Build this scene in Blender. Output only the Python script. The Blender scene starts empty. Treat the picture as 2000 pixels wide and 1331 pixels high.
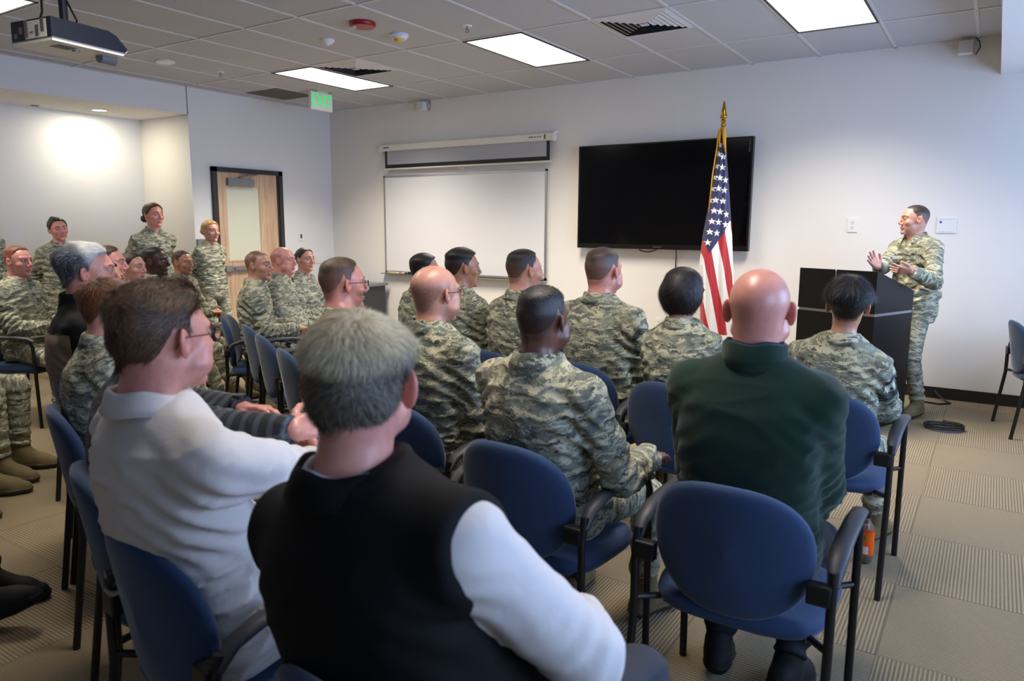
import bpy, bmesh, math, random
import numpy as np
from mathutils import Vector, Matrix
PI = math.pi
col = bpy.context.scene.collection
sc = bpy.context.scene
# ---------------------------------------------------------------- camera
CF = 1438.228
CAM = np.array([7.807, -7.382, 1.491])
_yaw, _pit, _rol = math.radians(-33.06), math.radians(-8.861), math.radians(0.264)
_f = np.array([math.sin(_yaw)*math.cos(_pit), math.cos(_yaw)*math.cos(_pit), math.sin(_pit)])
_r = np.array([math.cos(_yaw), -math.sin(_yaw), 0.0]); _u = np.cross(_r, _f)
_r, _u = math.cos(_rol)*_r+math.sin(_rol)*_u, -math.sin(_rol)*_r+math.cos(_rol)*_u
def px(x, y, d):
    """point of the room seen at photo pixel x, y at depth d (used only to read places off the photo)"""
    return CAM+d*(_f+(x-1000)/CF*_r+(665.5-y)/CF*_u)
cam = bpy.data.objects.new('camera', bpy.data.cameras.new('camera')); col.objects.link(cam)
cam.matrix_world = Matrix(((_r[0], _u[0], -_f[0], CAM[0]), (_r[1], _u[1], -_f[1], CAM[1]), (_r[2], _u[2], -_f[2], CAM[2]), (0, 0, 0, 1)))
cam.data.sensor_width = 36; cam.data.lens = CF/2000*36; cam.data.clip_start = 0.05
cam.data.dof.use_dof = True; cam.data.dof.focus_distance = 4.6; cam.data.dof.aperture_fstop = 4.0
sc.camera = cam
# ---------------------------------------------------------------- light and exposure
sc.view_settings.view_transform = 'Standard'; sc.view_settings.look = 'None'
sc.view_settings.gamma = 1; sc.view_settings.use_curve_mapping = False
sc.view_settings.exposure = 0.0
try:
    sc.cycles.max_bounces = 8; sc.cycles.diffuse_bounces = 4; sc.cycles.glossy_bounces = 3
    sc.cycles.transmission_bounces = 6; sc.cycles.caustics_reflective = False; sc.cycles.caustics_refractive = False
    sc.cycles.use_denoising = True; sc.cycles.sample_clamp_indirect = 6
except Exception: pass
w = bpy.data.worlds.new('daylight'); sc.world = w; w.use_nodes = True
_sky = w.node_tree.nodes.new('ShaderNodeTexSky'); _sky.sky_type = 'NISHITA'; _sky.sun_disc = False
_sky.sun_elevation = math.radians(35); _sky.sun_rotation = math.radians(200)
w.node_tree.links.new(_sky.outputs[0], w.node_tree.nodes['Background'].inputs[0])
w.node_tree.nodes['Background'].inputs[1].default_value = 0.1
def area(name, loc, rot, sx, sy, power, color, spread=PI):
    l = bpy.data.lights.new(name, 'AREA'); l.shape = 'RECTANGLE'; l.size = sx; l.size_y = sy
    l.energy = power; l.color = color; l.spread = spread
    o = bpy.data.objects.new(name, l); o.location = loc; o.rotation_euler = rot; col.objects.link(o); return o
H = 3.028; GX0, GY0, P2, P4 = 1.4474, -0.954, 0.6096, 1.2192
XR, YB = 9.6, -11.5                       # right (window) wall and back wall
WINS = [(-1.9, -0.5), (-4.3, -2.3), (-7.1, -5.1), (-9.9, -7.9)]
for _i, (_a, _b) in enumerate(WINS):      # daylight coming in through each window
    _p = (44, 80, 52, 6)[_i]
    area('window_daylight', (XR+0.14, (_a+_b)/2, 1.62), (0, math.radians(90), 0), 1.45, _b-_a-0.1, _p, (0.42, 0.6, 1.0), math.radians(150))
# troffer cells: column, near row, light power
TROF = [(0, 1, 72), (4, 1, 66), (8, 1, 62), (0, 4, 27), (4, 4, 25), (8, 4, 24)]
for _c, _k, _p in TROF:
    area('troffer_light', (GX0+(_c+.5)*P2, GY0-(_k-.5)*P4, H-0.012), (0, 0, 0), 0.56, 1.15, _p, (1.0, 0.90, 0.77), math.radians(120))
HAL = 2.725
for _y in (-2.85, -5.40, -7.2):
    _o = area('downlight_lamp', (-0.553, _y, HAL-.012), (0, 0, 0), .14, .14, 15, (1, .9, .70)); _o.data.shape = 'DISK'

# ---------------------------------------------------------------- materials
def lin(c):
    return tuple(((v/255+.055)/1.055)**2.4 if v/255 > .04045 else v/255/12.92 for v in c)
class NT:
    def __init__(s, name):
        s.m = bpy.data.materials.new(name); s.m.use_nodes = True; s.n = s.m.node_tree.nodes; s.l = s.m.node_tree.links
        s.b = s.n['Principled BSDF']
    def node(s, t, **kw):
        n = s.n.new(t)
        ins = kw.pop('ins', {})
        for k, v in kw.items(): setattr(n, k, v)
        for k, v in ins.items():
            if isinstance(v, bpy.types.NodeSocket): s.l.new(v, n.inputs[k])
            else: n.inputs[k].default_value = v
        return n
    def math(s, op, a, b=0.0, c=0.0):
        n = s.n.new('ShaderNodeMath'); n.operation = op
        for i, v in enumerate((a, b, c)):
            if isinstance(v, bpy.types.NodeSocket): s.l.new(v, n.inputs[i])
            else: n.inputs[i].default_value = v
        return n.outputs[0]
    def mix(s, f, a, b, blend='MIX'):
        n = s.n.new('ShaderNodeMix'); n.data_type = 'RGBA'; n.blend_type = blend
        for k, v in (('Factor', f), ('A', a), ('B', b)):
            sk = [i for i in n.inputs if i.name == k and (i.type == 'RGBA' or k == 'Factor')][0]
            if isinstance(v, bpy.types.NodeSocket): s.l.new(v, sk)
            else: sk.default_value = v if k == 'Factor' else (*v, 1)[:4]
        return [o for o in n.outputs if o.type == 'RGBA'][0]
    def ramp(s, f, stops, interp='LINEAR'):
        n = s.n.new('ShaderNodeValToRGB'); n.color_ramp.interpolation = interp
        e = n.color_ramp.elements
        while len(e) < len(stops): e.new(0.5)
        for i, (p, c) in enumerate(stops): e[i].position = p; e[i].color = (*c, 1)
        s.l.new(f, n.inputs[0]); return n.outputs[0]
    def bump(s, h, strength=.3, dist=.002):
        n = s.node('ShaderNodeBump', ins={'Strength': strength, 'Distance': dist, 'Height': h}); s.l.new(n.outputs[0], s.b.inputs['Normal'])
    def set(s, **kw):
        for k, v in kw.items():
            k = k.replace('_', ' ')
            if isinstance(v, bpy.types.NodeSocket): s.l.new(v, s.b.inputs[k])
            else: s.b.inputs[k].default_value = v
        return s.m
def mat(name, c, rough=.6, metal=0.0, noise=0.0, nscale=40, bump=0.0, emit=None, spec=None, coat=0, trans=0):
    t = NT(name); c = lin(c)
    t.set(Base_Color=(*c, 1), Roughness=rough, Metallic=metal)
    if coat: t.set(Coat_Weight=coat)
    if trans: t.set(Transmission_Weight=trans)
    if spec is not None: t.b.inputs['Specular IOR Level'].default_value = spec
    if noise or bump:
        tc = t.node('ShaderNodeTexCoord'); nz = t.node('ShaderNodeTexNoise', ins={'Vector': tc.outputs['Object'], 'Scale': nscale, 'Detail': 4.0})
        if noise:
            f = t.math('MULTIPLY', nz.outputs[0], noise*2)
            f = t.math('ADD', f, 1-noise)
            n = t.node('ShaderNodeVectorMath', operation='SCALE', ins={0: c, 'Scale': f}); t.l.new(n.outputs[0], t.b.inputs['Base Color'])
        if bump: t.bump(nz.outputs[0], bump, .003)
    if emit: t.set(Emission_Color=(*lin(emit[0]), 1), Emission_Strength=emit[1])
    return t.m
M = {}
M['wall'] = mat('wall_paint', (226, 223, 218), .85, noise=.015, nscale=3, bump=.0, spec=.2)
M['wall_side'] = mat('wall_paint_side', (224, 224, 223), .85, noise=.015, nscale=3, spec=.2)
M['ceil'] = mat('ceiling_tile_mineral_fibre', (188, 190, 196), .95, noise=.05, nscale=60, bump=.35, spec=.1)
M['grid'] = mat('ceiling_grid_white', (205, 204, 206), .5)
M['black'] = mat('black_plastic', (16, 16, 18), .45)
M['blackm'] = mat('black_powdercoat', (14, 14, 15), .42, bump=.1, nscale=400)
M['base'] = mat('black_rubber_base', (28, 22, 22), .5)
M['wpl'] = mat('white_plastic', (225, 225, 226), .4)
M['offw'] = mat('offwhite_metal', (224, 220, 208), .45)
M['grey'] = mat('grey_plastic', (120, 122, 126), .5)
M['dgrey'] = mat('dark_grey_plastic', (52, 53, 58), .5, bump=.1, nscale=300)
M['alu'] = mat('aluminium', (190, 190, 192), .3, .9)
M['steel'] = mat('brushed_steel', (150, 148, 150), .35, .9)
M['frame'] = mat('door_frame_bronze_paint', (44, 41, 42), .5)
M['gold'] = mat('brass', (190, 150, 60), .22, 1.0)
M['goldf'] = mat('gold_fringe', (205, 150, 40), .7, noise=.3, nscale=300)
M['red'] = mat('red_plastic', (150, 22, 30), .3)
M['yel'] = mat('yellow_plastic', (225, 165, 20), .4)
M['board'] = mat('whiteboard_enamel', (222, 223, 226), .22)
M['screenw'] = mat('projection_fabric', (168, 170, 176), .9)
M['tv'] = mat('tv_glass', (3, 3, 4), .12, spec=.35)
M['tvb'] = mat('tv_bezel', (12, 12, 13), .3)
M['lens'] = mat('troffer_lens_lit', (240, 240, 240), .5, emit=((255, 252, 246), 2.2))
M['dl'] = mat('downlight_lens_lit', (240, 240, 240), .5, emit=((255, 250, 235), 4))
M['green_e'] = mat('green_lit_letters', (20, 200, 100), .5, emit=((20, 225, 105), .75))
M['signf'] = mat('exit_sign_face_lit', (200, 200, 190), .4, emit=((235, 240, 225), .12))
M['slot'] = mat('vent_dark', (20, 20, 22), .9)
M['lam'] = mat('podium_black_laminate', (13, 11, 13), .32, noise=.2, nscale=8, spec=.4)
M['navyb'] = mat('projector_navy', (20, 24, 38), .35)
M['glass'] = mat('window_glass', (250, 250, 250), .02, trans=1)
M['ret'] = mat('return_grille_grey', (110, 104, 98), .7)
def wood():
    t = NT('door_maple_veneer'); tc = t.node('ShaderNodeTexCoord')
    mp = t.node('ShaderNodeMapping', ins={'Vector': tc.outputs['Object'], 'Scale': (14, 14, 1.1)})
    n = t.node('ShaderNodeTexNoise', ins={'Vector': mp.outputs[0], 'Scale': 1.6, 'Detail': 5.0, 'Distortion': 1.2})
    c = t.ramp(n.outputs[0], [(.3, lin((178, 146, 118))), (.55, lin((202, 172, 142))), (.75, lin((214, 186, 158)))])
    return t.set(Base_Color=c, Roughness=.45)
M['wood'] = wood()
def doorglass():
    t = NT('door_glass_reflecting'); t.set(Base_Color=(*lin((206, 208, 186)), 1), Roughness=.12, Coat_Weight=.6); return t.m
M['dglass'] = doorglass()
def carpet():
    t = NT('carpet_tiles'); T = .6224
    tc = t.node('ShaderNodeTexCoord'); s = t.node('ShaderNodeSeparateXYZ', ins={0: tc.outputs['Object']})
    x = t.math('SUBTRACT', s.outputs[0], 7.58); y = t.math('ADD', s.outputs[1], .3134)
    u = t.math('DIVIDE', x, T); v = t.math('DIVIDE', y, T)
    ck = t.math('MODULO', t.math('ADD', t.math('ADD', t.math('FLOOR', u), t.math('FLOOR', v)), 200.0), 2.0)
    r = t.math('ADD', t.math('MULTIPLY', x, t.math('SUBTRACT', 1.0, ck)), t.math('MULTIPLY', y, ck))
    n1 = t.node('ShaderNodeTexNoise', ins={'Vector': tc.outputs['Object'], 'Scale': 90.0, 'Detail': 3.0})
    n2 = t.node('ShaderNodeTexNoise', ins={'Vector': tc.outputs['Object'], 'Scale': 420.0, 'Detail': 2.0})
    rr = t.math('ADD', r, t.math('MULTIPLY', n1.outputs[0], .004))
    rib = t.math('SINE', t.math('MULTIPLY', rr, 2*PI/.01383))
    rib = t.math('MULTIPLY_ADD', rib, .5, .5)
    h = t.math('ADD', rib, t.math('MULTIPLY', n2.outputs[0], .6))
    c = t.mix(t.math('MULTIPLY', h, .65), lin((88, 78, 62)), lin((168, 154, 126)))
    ax = t.node('ShaderNodeTexNoise', ins={'Vector': tc.outputs['Object'], 'Scale': 1.3, 'Detail': 2.0})
    c = t.mix(t.math('MULTIPLY', ax.outputs[0], .35), c, lin((140, 120, 92)))
    fu = t.math('ABSOLUTE', t.math('SUBTRACT', t.math('FRACT', u), .5)); fv = t.math('ABSOLUTE', t.math('SUBTRACT', t.math('FRACT', v), .5))
    seam = t.math('GREATER_THAN', t.math('MAXIMUM', fu, fv), .4955)
    c = t.mix(t.math('MULTIPLY', seam, .4), c, lin((70, 60, 48)))
    t.bump(h, .5, .004); t.b.inputs['Specular IOR Level'].default_value = .1
    return t.set(Base_Color=c, Roughness=.95)
M['carpet'] = carpet()
def fabric(name, c, sc_=900):
    t = NT(name); tc = t.node('ShaderNodeTexCoord')
    n = t.node('ShaderNodeTexNoise', ins={'Vector': tc.outputs['Object'], 'Scale': sc_*.35, 'Detail': 2.0})
    n2 = t.node('ShaderNodeTexNoise', ins={'Vector': tc.outputs['Object'], 'Scale': 7.0, 'Detail': 3.0})
    cc = t.mix(n.outputs[0], tuple(v*.75 for v in lin(c)), tuple(min(1, v*1.25) for v in lin(c)))
    cc = t.mix(t.math('MULTIPLY', n2.outputs[0], .3), cc, tuple(v*.7 for v in lin(c)))
    t.bump(n.outputs[0], .25, .001); t.set(Sheen_Weight=.25, Sheen_Roughness=.4)
    return t.set(Base_Color=cc, Roughness=.85)
M['blue'] = fabric('chair_blue_fabric', (34, 59, 94))
# ---------------------------------------------------------------- mesh helpers
def tag(o, label=None, cat=None, group=None, kind=None):
    if label: o['label'] = label
    if cat: o['category'] = cat
    if group: o['group'] = group
    if kind: o['kind'] = kind
    return o
def empty(name, loc=(0, 0, 0), rz=0):
    o = bpy.data.objects.new(name, None); o.location = loc; o.rotation_euler = (0, 0, rz); o.empty_display_size = .1
    col.objects.link(o); return o
class MB:
    """collects shapes into one mesh"""
    def __init__(s): s.bm = bmesh.new()
    def box(s, lo, hi, m=None, bevel=0):
        r = bmesh.ops.create_cube(s.bm, size=1.0)
        c = [(a+b)/2 for a, b in zip(lo, hi)]; d = [abs(b-a) for a, b in zip(lo, hi)]
        for v in r['verts']:
            v.co = Vector((c[0]+v.co.x*d[0], c[1]+v.co.y*d[1], c[2]+v.co.z*d[2]))
        if bevel:
            es = list({e for v in r['verts'] for e in v.link_edges})
            rb = bmesh.ops.bevel(s.bm, geom=es, offset=bevel, segments=2, affect='EDGES', profile=.6)
            vs = {v for f in rb['faces'] for v in f.verts} | {v for v in r['verts'] if v.is_valid}
        else: vs = set(r['verts'])
        if m is not None:
            for v in vs: v.co = m @ v.co
        return s
    def tube(s, pts, r, seg=10, cap=True, rb=None):
        """swept tube; r one radius or one per point"""
        pts = [Vector(p) for p in pts]; n = len(pts); rs = r if isinstance(r, (list, tuple)) else [r]*n
        t0 = (pts[1]-pts[0]).normalized(); up = Vector((0, 0, 1)) if abs(t0.z) < .9 else Vector((1, 0, 0))
        a = t0.cross(up).normalized(); rings = []
        for i in range(n):
            t = (pts[min(i+1, n-1)]-pts[max(i-1, 0)]).normalized()
            a = (a-t*a.dot(t)).normalized(); b = t.cross(a)
            rings.append([s.bm.verts.new(pts[i]+(a*math.cos(2*PI*k/seg)*rs[i]+b*math.sin(2*PI*k/seg)*(rb or rs[i]))) for k in range(seg)])
        for i in range(n-1):
            for k in range(seg):
                s.bm.faces.new((rings[i][k], rings[i+1][k], rings[i+1][(k+1) % seg], rings[i][(k+1) % seg]))
        if cap: s.bm.faces.new(rings[0]); s.bm.faces.new(rings[-1][::-1])
        return s
    def lathe(s, prof, c=(0, 0, 0), seg=24, m=None):
        """profile of (radius, z)"""
        rings = []
        for r, z in prof:
            rings.append([s.bm.verts.new(Vector((c[0]+max(r, 1e-4)*math.cos(2*PI*k/seg), c[1]+max(r, 1e-4)*math.sin(2*PI*k/seg), c[2]+z))) for k in range(seg)])
        for i in range(len(rings)-1):
            for k in range(seg):
                s.bm.faces.new((rings[i][k], rings[i][(k+1) % seg], rings[i+1][(k+1) % seg], rings[i+1][k]))
        if m is not None:
            for rg in rings:
                for v in rg: v.co = m @ v.co
        return s
    def prism(s, poly, lo, hi, axis=1, m=None):
        """polygon in the two other axes, swept lo..hi along axis"""
        def P(p, t):
            q = [0, 0, 0]; o = [i for i in range(3) if i != axis]; q[o[0]], q[o[1]], q[axis] = p[0], p[1], t
            v = Vector(q); return m @ v if m is not None else v
        a = [s.bm.verts.new(P(p, lo)) for p in poly]; b = [s.bm.verts.new(P(p, hi)) for p in poly]; n = len(poly)
        s.bm.faces.new(a); s.bm.faces.new(b[::-1])
        for i in range(n): s.bm.faces.new((a[i], b[i], b[(i+1) % n], a[(i+1) % n]))
        return s
    def build(s, name, m=None, parent=None, smooth=False, angle=None):
        bmesh.ops.recalc_face_normals(s.bm, faces=s.bm.faces)
        me = bpy.data.meshes.new(name); s.bm.to_mesh(me); s.bm.free()
        if m: me.materials.append(m)
        if smooth:
            me.polygons.foreach_set('use_smooth', [True]*len(me.polygons))
            if angle:
                try: me.set_sharp_from_angle(angle=math.radians(angle))
                except Exception: pass
        o = bpy.data.objects.new(name, me); col.objects.link(o)
        if parent: o.parent = parent
        return o
def text_mesh(name, body, size, m, mw, parent=None, ext=.001):
    cu = bpy.data.curves.new(name, 'FONT'); cu.body = body; cu.size = size; cu.extrude = ext; cu.align_x = 'CENTER'; cu.align_y = 'CENTER'; cu.resolution_u = 2
    t = bpy.data.objects.new(name, cu); me = bpy.data.meshes.new_from_object(t)
    bpy.data.objects.remove(t); me.transform(mw); me.materials.append(m)
    o = bpy.data.objects.new(name, me); col.objects.link(o)
    if parent: o.parent = parent
    return o
FRONT = Matrix(((1, 0, 0, 0), (0, 0, -1, 0), (0, 1, 0, 0), (0, 0, 0, 1)))      # text facing -Y
SIDE = Matrix(((0, 0, 1, 0), (1, 0, 0, 0), (0, 1, 0, 0), (0, 0, 0, 1)))       # text facing +X
# ================================================================ the room
def struct(name, mb, m, parent=None):
    o = mb.build(name, m, parent)
    if not parent: o['kind'] = 'structure'
    return o
XA = -0.96; YA = -2.15; HA = 2.725; YA2 = -8.5        # alcove behind the left wall
struct('floor', MB().box((XA-.2, YB-.2, -.1), (XR+.3, .2, 0)), M['carpet'])
# the carpet modulo pattern needs the floor object's origin at the room's origin (it is)
ceil = struct('ceiling', MB().box((-.02, YB-.2, H), (7.72, .2, H+.1)), M['ceil'])
g = MB()
gw = .012
for c in range(-2, 11):
    x = GX0+c*P2; g.box((x-gw, YB, H-.006), (x+gw, 0, H+.002))
for k in range(0, 9):
    y = GY0-k*P4; g.box((0, y-gw, H-.0065), (7.72, y+gw, H+.002))
for c, k in ((6, 1), (1, 1)):
    x = GX0+c*P2; y = GY0-(k-.5)*P4; g.box((x, y-gw, H-.0063), (x+P2, y+gw, H+.002))
g.box((7.69, YB, H-.006), (7.72, 0, H+.002)); g.box((0, -.02, H-.006), (7.72, 0, H+.002)); g.box((0, YB, H-.006), (.02, 0, H+.002))
struct('ceiling_grid', g, M['grid'], ceil)
struct('trim_1', MB().box((7.72, YB-.2, 2.722), (XR+.3, .2, H+.1)), M['wall_side'])      # soffit along the windows
struct('wall_front', MB().box((-.3, 0, 0), (XR+.3, .2, H)), M['wall'])
wl = MB().box((-.15, YA, 0), (0, 0, H)).box((-.15, YB, HA), (0, YA, H))                    # door wall pier + header over alcove
# cut-out for the door is shallow: the pier is built around it
struct('wall_left', wl, M['wall_side'])
struct('trim_2', MB().box((-.151, YA-.006, HA-.002), (.0015, YA+.003, H-.003)), M['dgrey'])
struct('wall_alcove_back', MB().box((XA-.2, YB, 0), (XA, YA+.02, HA)), M['wall_side'])
struct('wall_alcove_end', MB().box((XA-.2, YA, 0), (-.15, YA+.2, HA)), M['wall'])
struct('ceiling_alcove', MB().box((XA-.2, YB, HA), (-.15, YA+.2, HA+.1)), M['wall'])
struct('wall_back', MB().box((-1.2, YB-.2, 0), (XR+.3, YB, H)), M['wall'])
# window wall at the right (outside the frame; daylight enters there)
wr = MB(); z0, z1 = .85, 2.4
ys = [YB]+[v for a, b in reversed(WINS) for v in (a, b)]+[0]
for i in range(0, len(ys), 2): wr.box((XR, ys[i], 0), (XR+.2, ys[i+1], 2.722))
for a, b in WINS: wr.box((XR, a, 0), (XR+.2, b, z0)).box((XR, a, z1), (XR+.2, b, 2.722))
struct('wall_right', wr, M['wall'])
for i, (a, b) in enumerate(WINS):
    f = MB(); t = .05
    f.box((XR+.05, a, z0), (XR+.12, a+t, z1)).box((XR+.05, b-t, z0), (XR+.12, b, z1)).box((XR+.05, a, z0), (XR+.12, b, z0+t)).box((XR+.05, a, z1-t), (XR+.12, b, z1))
    struct('window_%d' % (i+1), f, M['frame'])
b = MB(); b.box((0, -.012, 0), (XR, 0, .10)); struct('baseboard_front', b, M['base'])
struct('baseboard_left', MB().box((0, YA, 0), (.012, -1.93, .10)).box((0, -.86, 0), (.012, 0, .10)), M['base'])
struct('baseboard_alcove', MB().box((XA, YB, 0), (XA+.012, YA, .10)).box((XA, YA-.012, 0), (0, YA, .10)), M['base'])
# ---- door (set in the left wall, X = 0)
door = empty('door_1', (0, -1.40, 0)); door['kind'] = 'structure'
D = MB()
D.box((-.02, -.505, 0), (.045, -.445, 2.165)).box((-.02, .455, 0), (.045, .515, 2.165)).box((-.02, -.505, 2.11), (.045, .515, 2.165))
D.box((.0, .43, 0), (.03, .46, 2.13)); D.build('door_frame', M['frame'], door)
D = MB(); yl, yr = -.445, .43; ga, gb = -.315, .155; gz0, gz1 = 1.06, 1.94
D.box((0, yl, .01), (.022, yr, gz0)).box((0, yl, gz1), (.022, yr, 2.11)).box((0, yl, gz0), (.022, ga, gz1)).box((0, gb, gz0), (.022, yr, gz1))
D.build('door_leaf', M['wood'], door)
MB().box((.002, ga, gz0), (.012, gb, gz1)).build('door_glass', M['dglass'], door)
MB().box((.022, ga-.01, gz0-.02), (.028, gb+.01, gz0)).build('door_bead', M['wood'], door)
D = MB().box((.022, ga, 1.955), (.075, gb-.10, 2.04)); D.build('door_closer', M['grey'], door)
D = MB().tube([(.05, -.15, 2.05), (.11, -.02, 2.085), (.04, .12, 2.10)], .012, 6).tube([(.05, -.15, 2.06), (.04, .1, 2.11)], .008, 6); D.build('closer_arm', M['steel'], door)
D = MB().box((.022, -.33, .93), (.06, .36, .985), bevel=.006).box((.06, -.28, .945), (.075, .30, .97)).box((.022, -.40, .92), (.07, -.30, .995), bevel=.008)
D.build('push_bar', M['steel'], door)
# ---- ceiling fixtures
def cell(c, k): return GX0+(c+.5)*P2, GY0-(k-.5)*P4
TL = {(0, 1): 'lit ceiling light panel nearest the exit sign', (4, 1): 'lit ceiling light panel between the red alarm and the larger air vent', (8, 1): 'lit ceiling light panel cut by the top edge, above the right wall half',
      (0, 4): 'lit ceiling light panel above the projector at the top left corner'}
for c, k, p in TROF:
    x, y = cell(c, k); r = empty('ceiling_light', (x, y, H))
    tag(r, TL.get((c, k)) or ({(4, 4): 'ceiling light panel above the middle of the seated rows, outside the picture', (8, 4): 'ceiling light panel above the bald man in green, outside the picture', (0, 7): 'rearmost ceiling light panel on the left, behind the camera', (4, 7): 'rearmost ceiling light panel on the right, behind the camera'}[(c, k)]), 'ceiling light', 'recessed ceiling light panels')
    a, b2 = P2/2-.012, P4/2-.012
    MB().box((-a, -b2, -.012), (a, -b2+.02, .01)).box((-a, b2-.02, -.012), (a, b2, .01)).box((-a, -b2, -.012), (-a+.014, b2, .01)).box((a-.014, -b2, -.012), (a, b2, .01)).build('light_frame', M['black'], r)
    MB().box((-a+.012, -b2+.018, -.005), (a-.012, b2-.018, .006)).build('diffuser', M['lens'], r)
    s = MB()
    for i in range(1, 6): s.box((-a+.02, -b2+i*b2*2/6-.003, -.0065), (a-.02, -b2+i*b2*2/6+.003, -.005))
    s.build('louvre', M['grid'], r)
def vent(c, name, label):
    x = GX0+(c+.5)*P2; y = GY0-P4+P2/2; r = empty('air_vent', (x, y, H)); tag(r, label, 'air vent', 'square ceiling diffusers')
    a = P2/2-.015
    MB().box((-a, -a, -.004), (a, a, .004)).build('backing', M['slot'], r)
    s = MB()
    for i in range(6):
        o = a-i*.042; n = o-.027 if i else o-.035
        zt, zb = -.005, -.016
        for sx, sy in ((1, 0), (-1, 0), (0, 1), (0, -1)):
            pts = [(o, -o, zt), (o, o, zt), (n, n, zb), (n, -n, zb)]
            R = Matrix.Rotation(math.atan2(sy, sx), 4, 'Z')
            vs = [s.bm.verts.new(R @ Vector(p)) for p in pts]; s.bm.faces.new(vs)
            vs2 = [s.bm.verts.new(R @ (Vector(p)+Vector((0, 0, .003)))) for p in pts]; s.bm.faces.new(vs2[::-1])
    s.box((-.03, -.03, -.018), (.03, .03, -.01))
    s.build('louvre', M['grid'], r)
vent(6, 'v', 'square louvred air vent in the ceiling above the television'); vent(1, 'v', 'square louvred air vent beside the light panel near the exit sign')
r = empty('return_grille', (GX0-1.5*P2, GY0-.3, H)); tag(r, 'flat grey return air grille in the ceiling left of the exit sign', 'air vent')
MB().box((-.29, -.29, -.006), (.29, .29, .004)).build('grille_frame', M['ret'], r)
s = MB()
for i in range(14): s.box((-.27, -.27+i*.04, -.009), (.27, -.27+i*.04+.01, -.005))
s.build('slat', M['ret'], r)
def disc(name, x, y, prof, m, label, cat, extra=None, group=None):
    r = empty(name, (x, y, H)); tag(r, label, cat, group)
    MB().lathe(prof, seg=32).build('housing', m, r, True, 40)
    if extra: extra(r)
    return r
def ex_red(r):
    MB().lathe([(0, -.045), (.024, -.043), (.03, -.036), (.03, -.03)], (-.055, -.05, 0)).build('strobe_lens', M['alu'], r, True, 40)
disc('fire_alarm', 3.584, -3.018, [(0, 0), (.10, 0), (.102, -.01), (.10, -.022), (.09, -.034), (0, -.036)], M['red'], 'round red fire alarm sounder with strobe on the ceiling', 'fire alarm', ex_red)
def ex_y(r):
    MB().lathe([(0, -.062), (.025, -.06), (.032, -.05), (.033, -.035), (0, -.03)], (.0, -.02, 0)).build('cover', M['yel'], r, True, 40)
disc('smoke_detector', 3.585, -2.600, [(0, 0), (.075, 0), (.078, -.016), (.066, -.022), (.06, -.038), (0, -.04)], M['wpl'], 'white smoke detector with yellow centre on the ceiling', 'smoke detector', ex_y)
disc('occupancy_sensor', 2.964, -2.795, [(0, 0), (.055, 0), (.056, -.01), (.04, -.03), (.012, -.04), (.01, -.05), (0, -.05)], M['wpl'], 'white cone shaped sensor on the ceiling left of the smoke detector', 'sensor')
disc('ceiling_speaker_cap', 1.024, -3.043, [(0, 0), (.085, 0), (.087, -.012), (.078, -.02), (0, -.021)], M['wpl'], 'flat white round detector on the ceiling above the alcove header', 'detector')
def ex_s(r):
    m = MB().tube([(0, 0, 0), (0, 0, -.03)], .008, 8).tube([(-.012, 0, -.028), (-.012, 0, -.05)], .003, 6).tube([(.012, 0, -.028), (.012, 0, -.05)], .003, 6)
    m.lathe([(0, -.05), (.018, -.05), (.018, -.053), (0, -.054)]); m.build('nozzle', M['steel'], r)
disc('sprinkler', 4.212, -2.521, [(0, 0), (.04, 0), (.036, -.007), (0, -.008)], M['wpl'], 'sprinkler head in the ceiling beside the middle light panel', 'sprinkler', ex_s, 'ceiling sprinklers')
disc('sprinkler', 1.039, -2.451, [(0, 0), (.04, 0), (.036, -.007), (0, -.008)], M['wpl'], 'small sprinkler head in the ceiling near the alcove corner', 'sprinkler', ex_s, 'ceiling sprinklers')
def downlight(x, y, label):
    r = empty('downlight', (x, y, HA)); tag(r, label, 'downlight', 'alcove downlights')
    MB().lathe([(.085, -.001), (.085, -.006), (.078, -.008), (.074, -.004), (.074, 0)], seg=28).build('trim_ring', M['alu'], r, True, 40)
    MB().lathe([(0, -.003), (.074, -.003), (.074, 0), (0, 0)], seg=28).build('lamp_lens', M['dl'], r)
downlight(-.553, -2.85, 'lit round downlight in the alcove ceiling at left'); downlight(-.55, -5.40, 'round downlight further along the alcove, outside the photograph')
r = empty('sprinkler_cover', (-.828, -3.378, HA)); tag(r, 'small flat sprinkler cover disc in the alcove ceiling', 'sprinkler')
MB().lathe([(0, -.008), (.04, -.008), (.042, -.004), (.03, 0), (0, 0)], seg=20).build('cover_plate', M['grey'], r)
# ---- exit sign
r = empty('exit_sign', (1.06, -1.13, 2.915)); tag(r, 'green lit EXIT sign hanging from the ceiling', 'exit sign')
MB().box((-.022, -.165, -.105), (.018, .165, .10), bevel=.004).build('sign_housing', M['offw'], r)
MB().box((.018, -.155, -.097), (.0205, .155, .092)).build('sign_face', M['signf'], r)
MB().box((-.015, -.06, .10), (.015, .10, .115)).build('canopy', M['wpl'], r)
text_mesh('letters', 'EXIT', .205, M['green_e'], Matrix.Translation((.022, .0, -.003)) @ SIDE @ Matrix.Scale(.74, 4, (1, 0, 0)), r, .0012)
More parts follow.
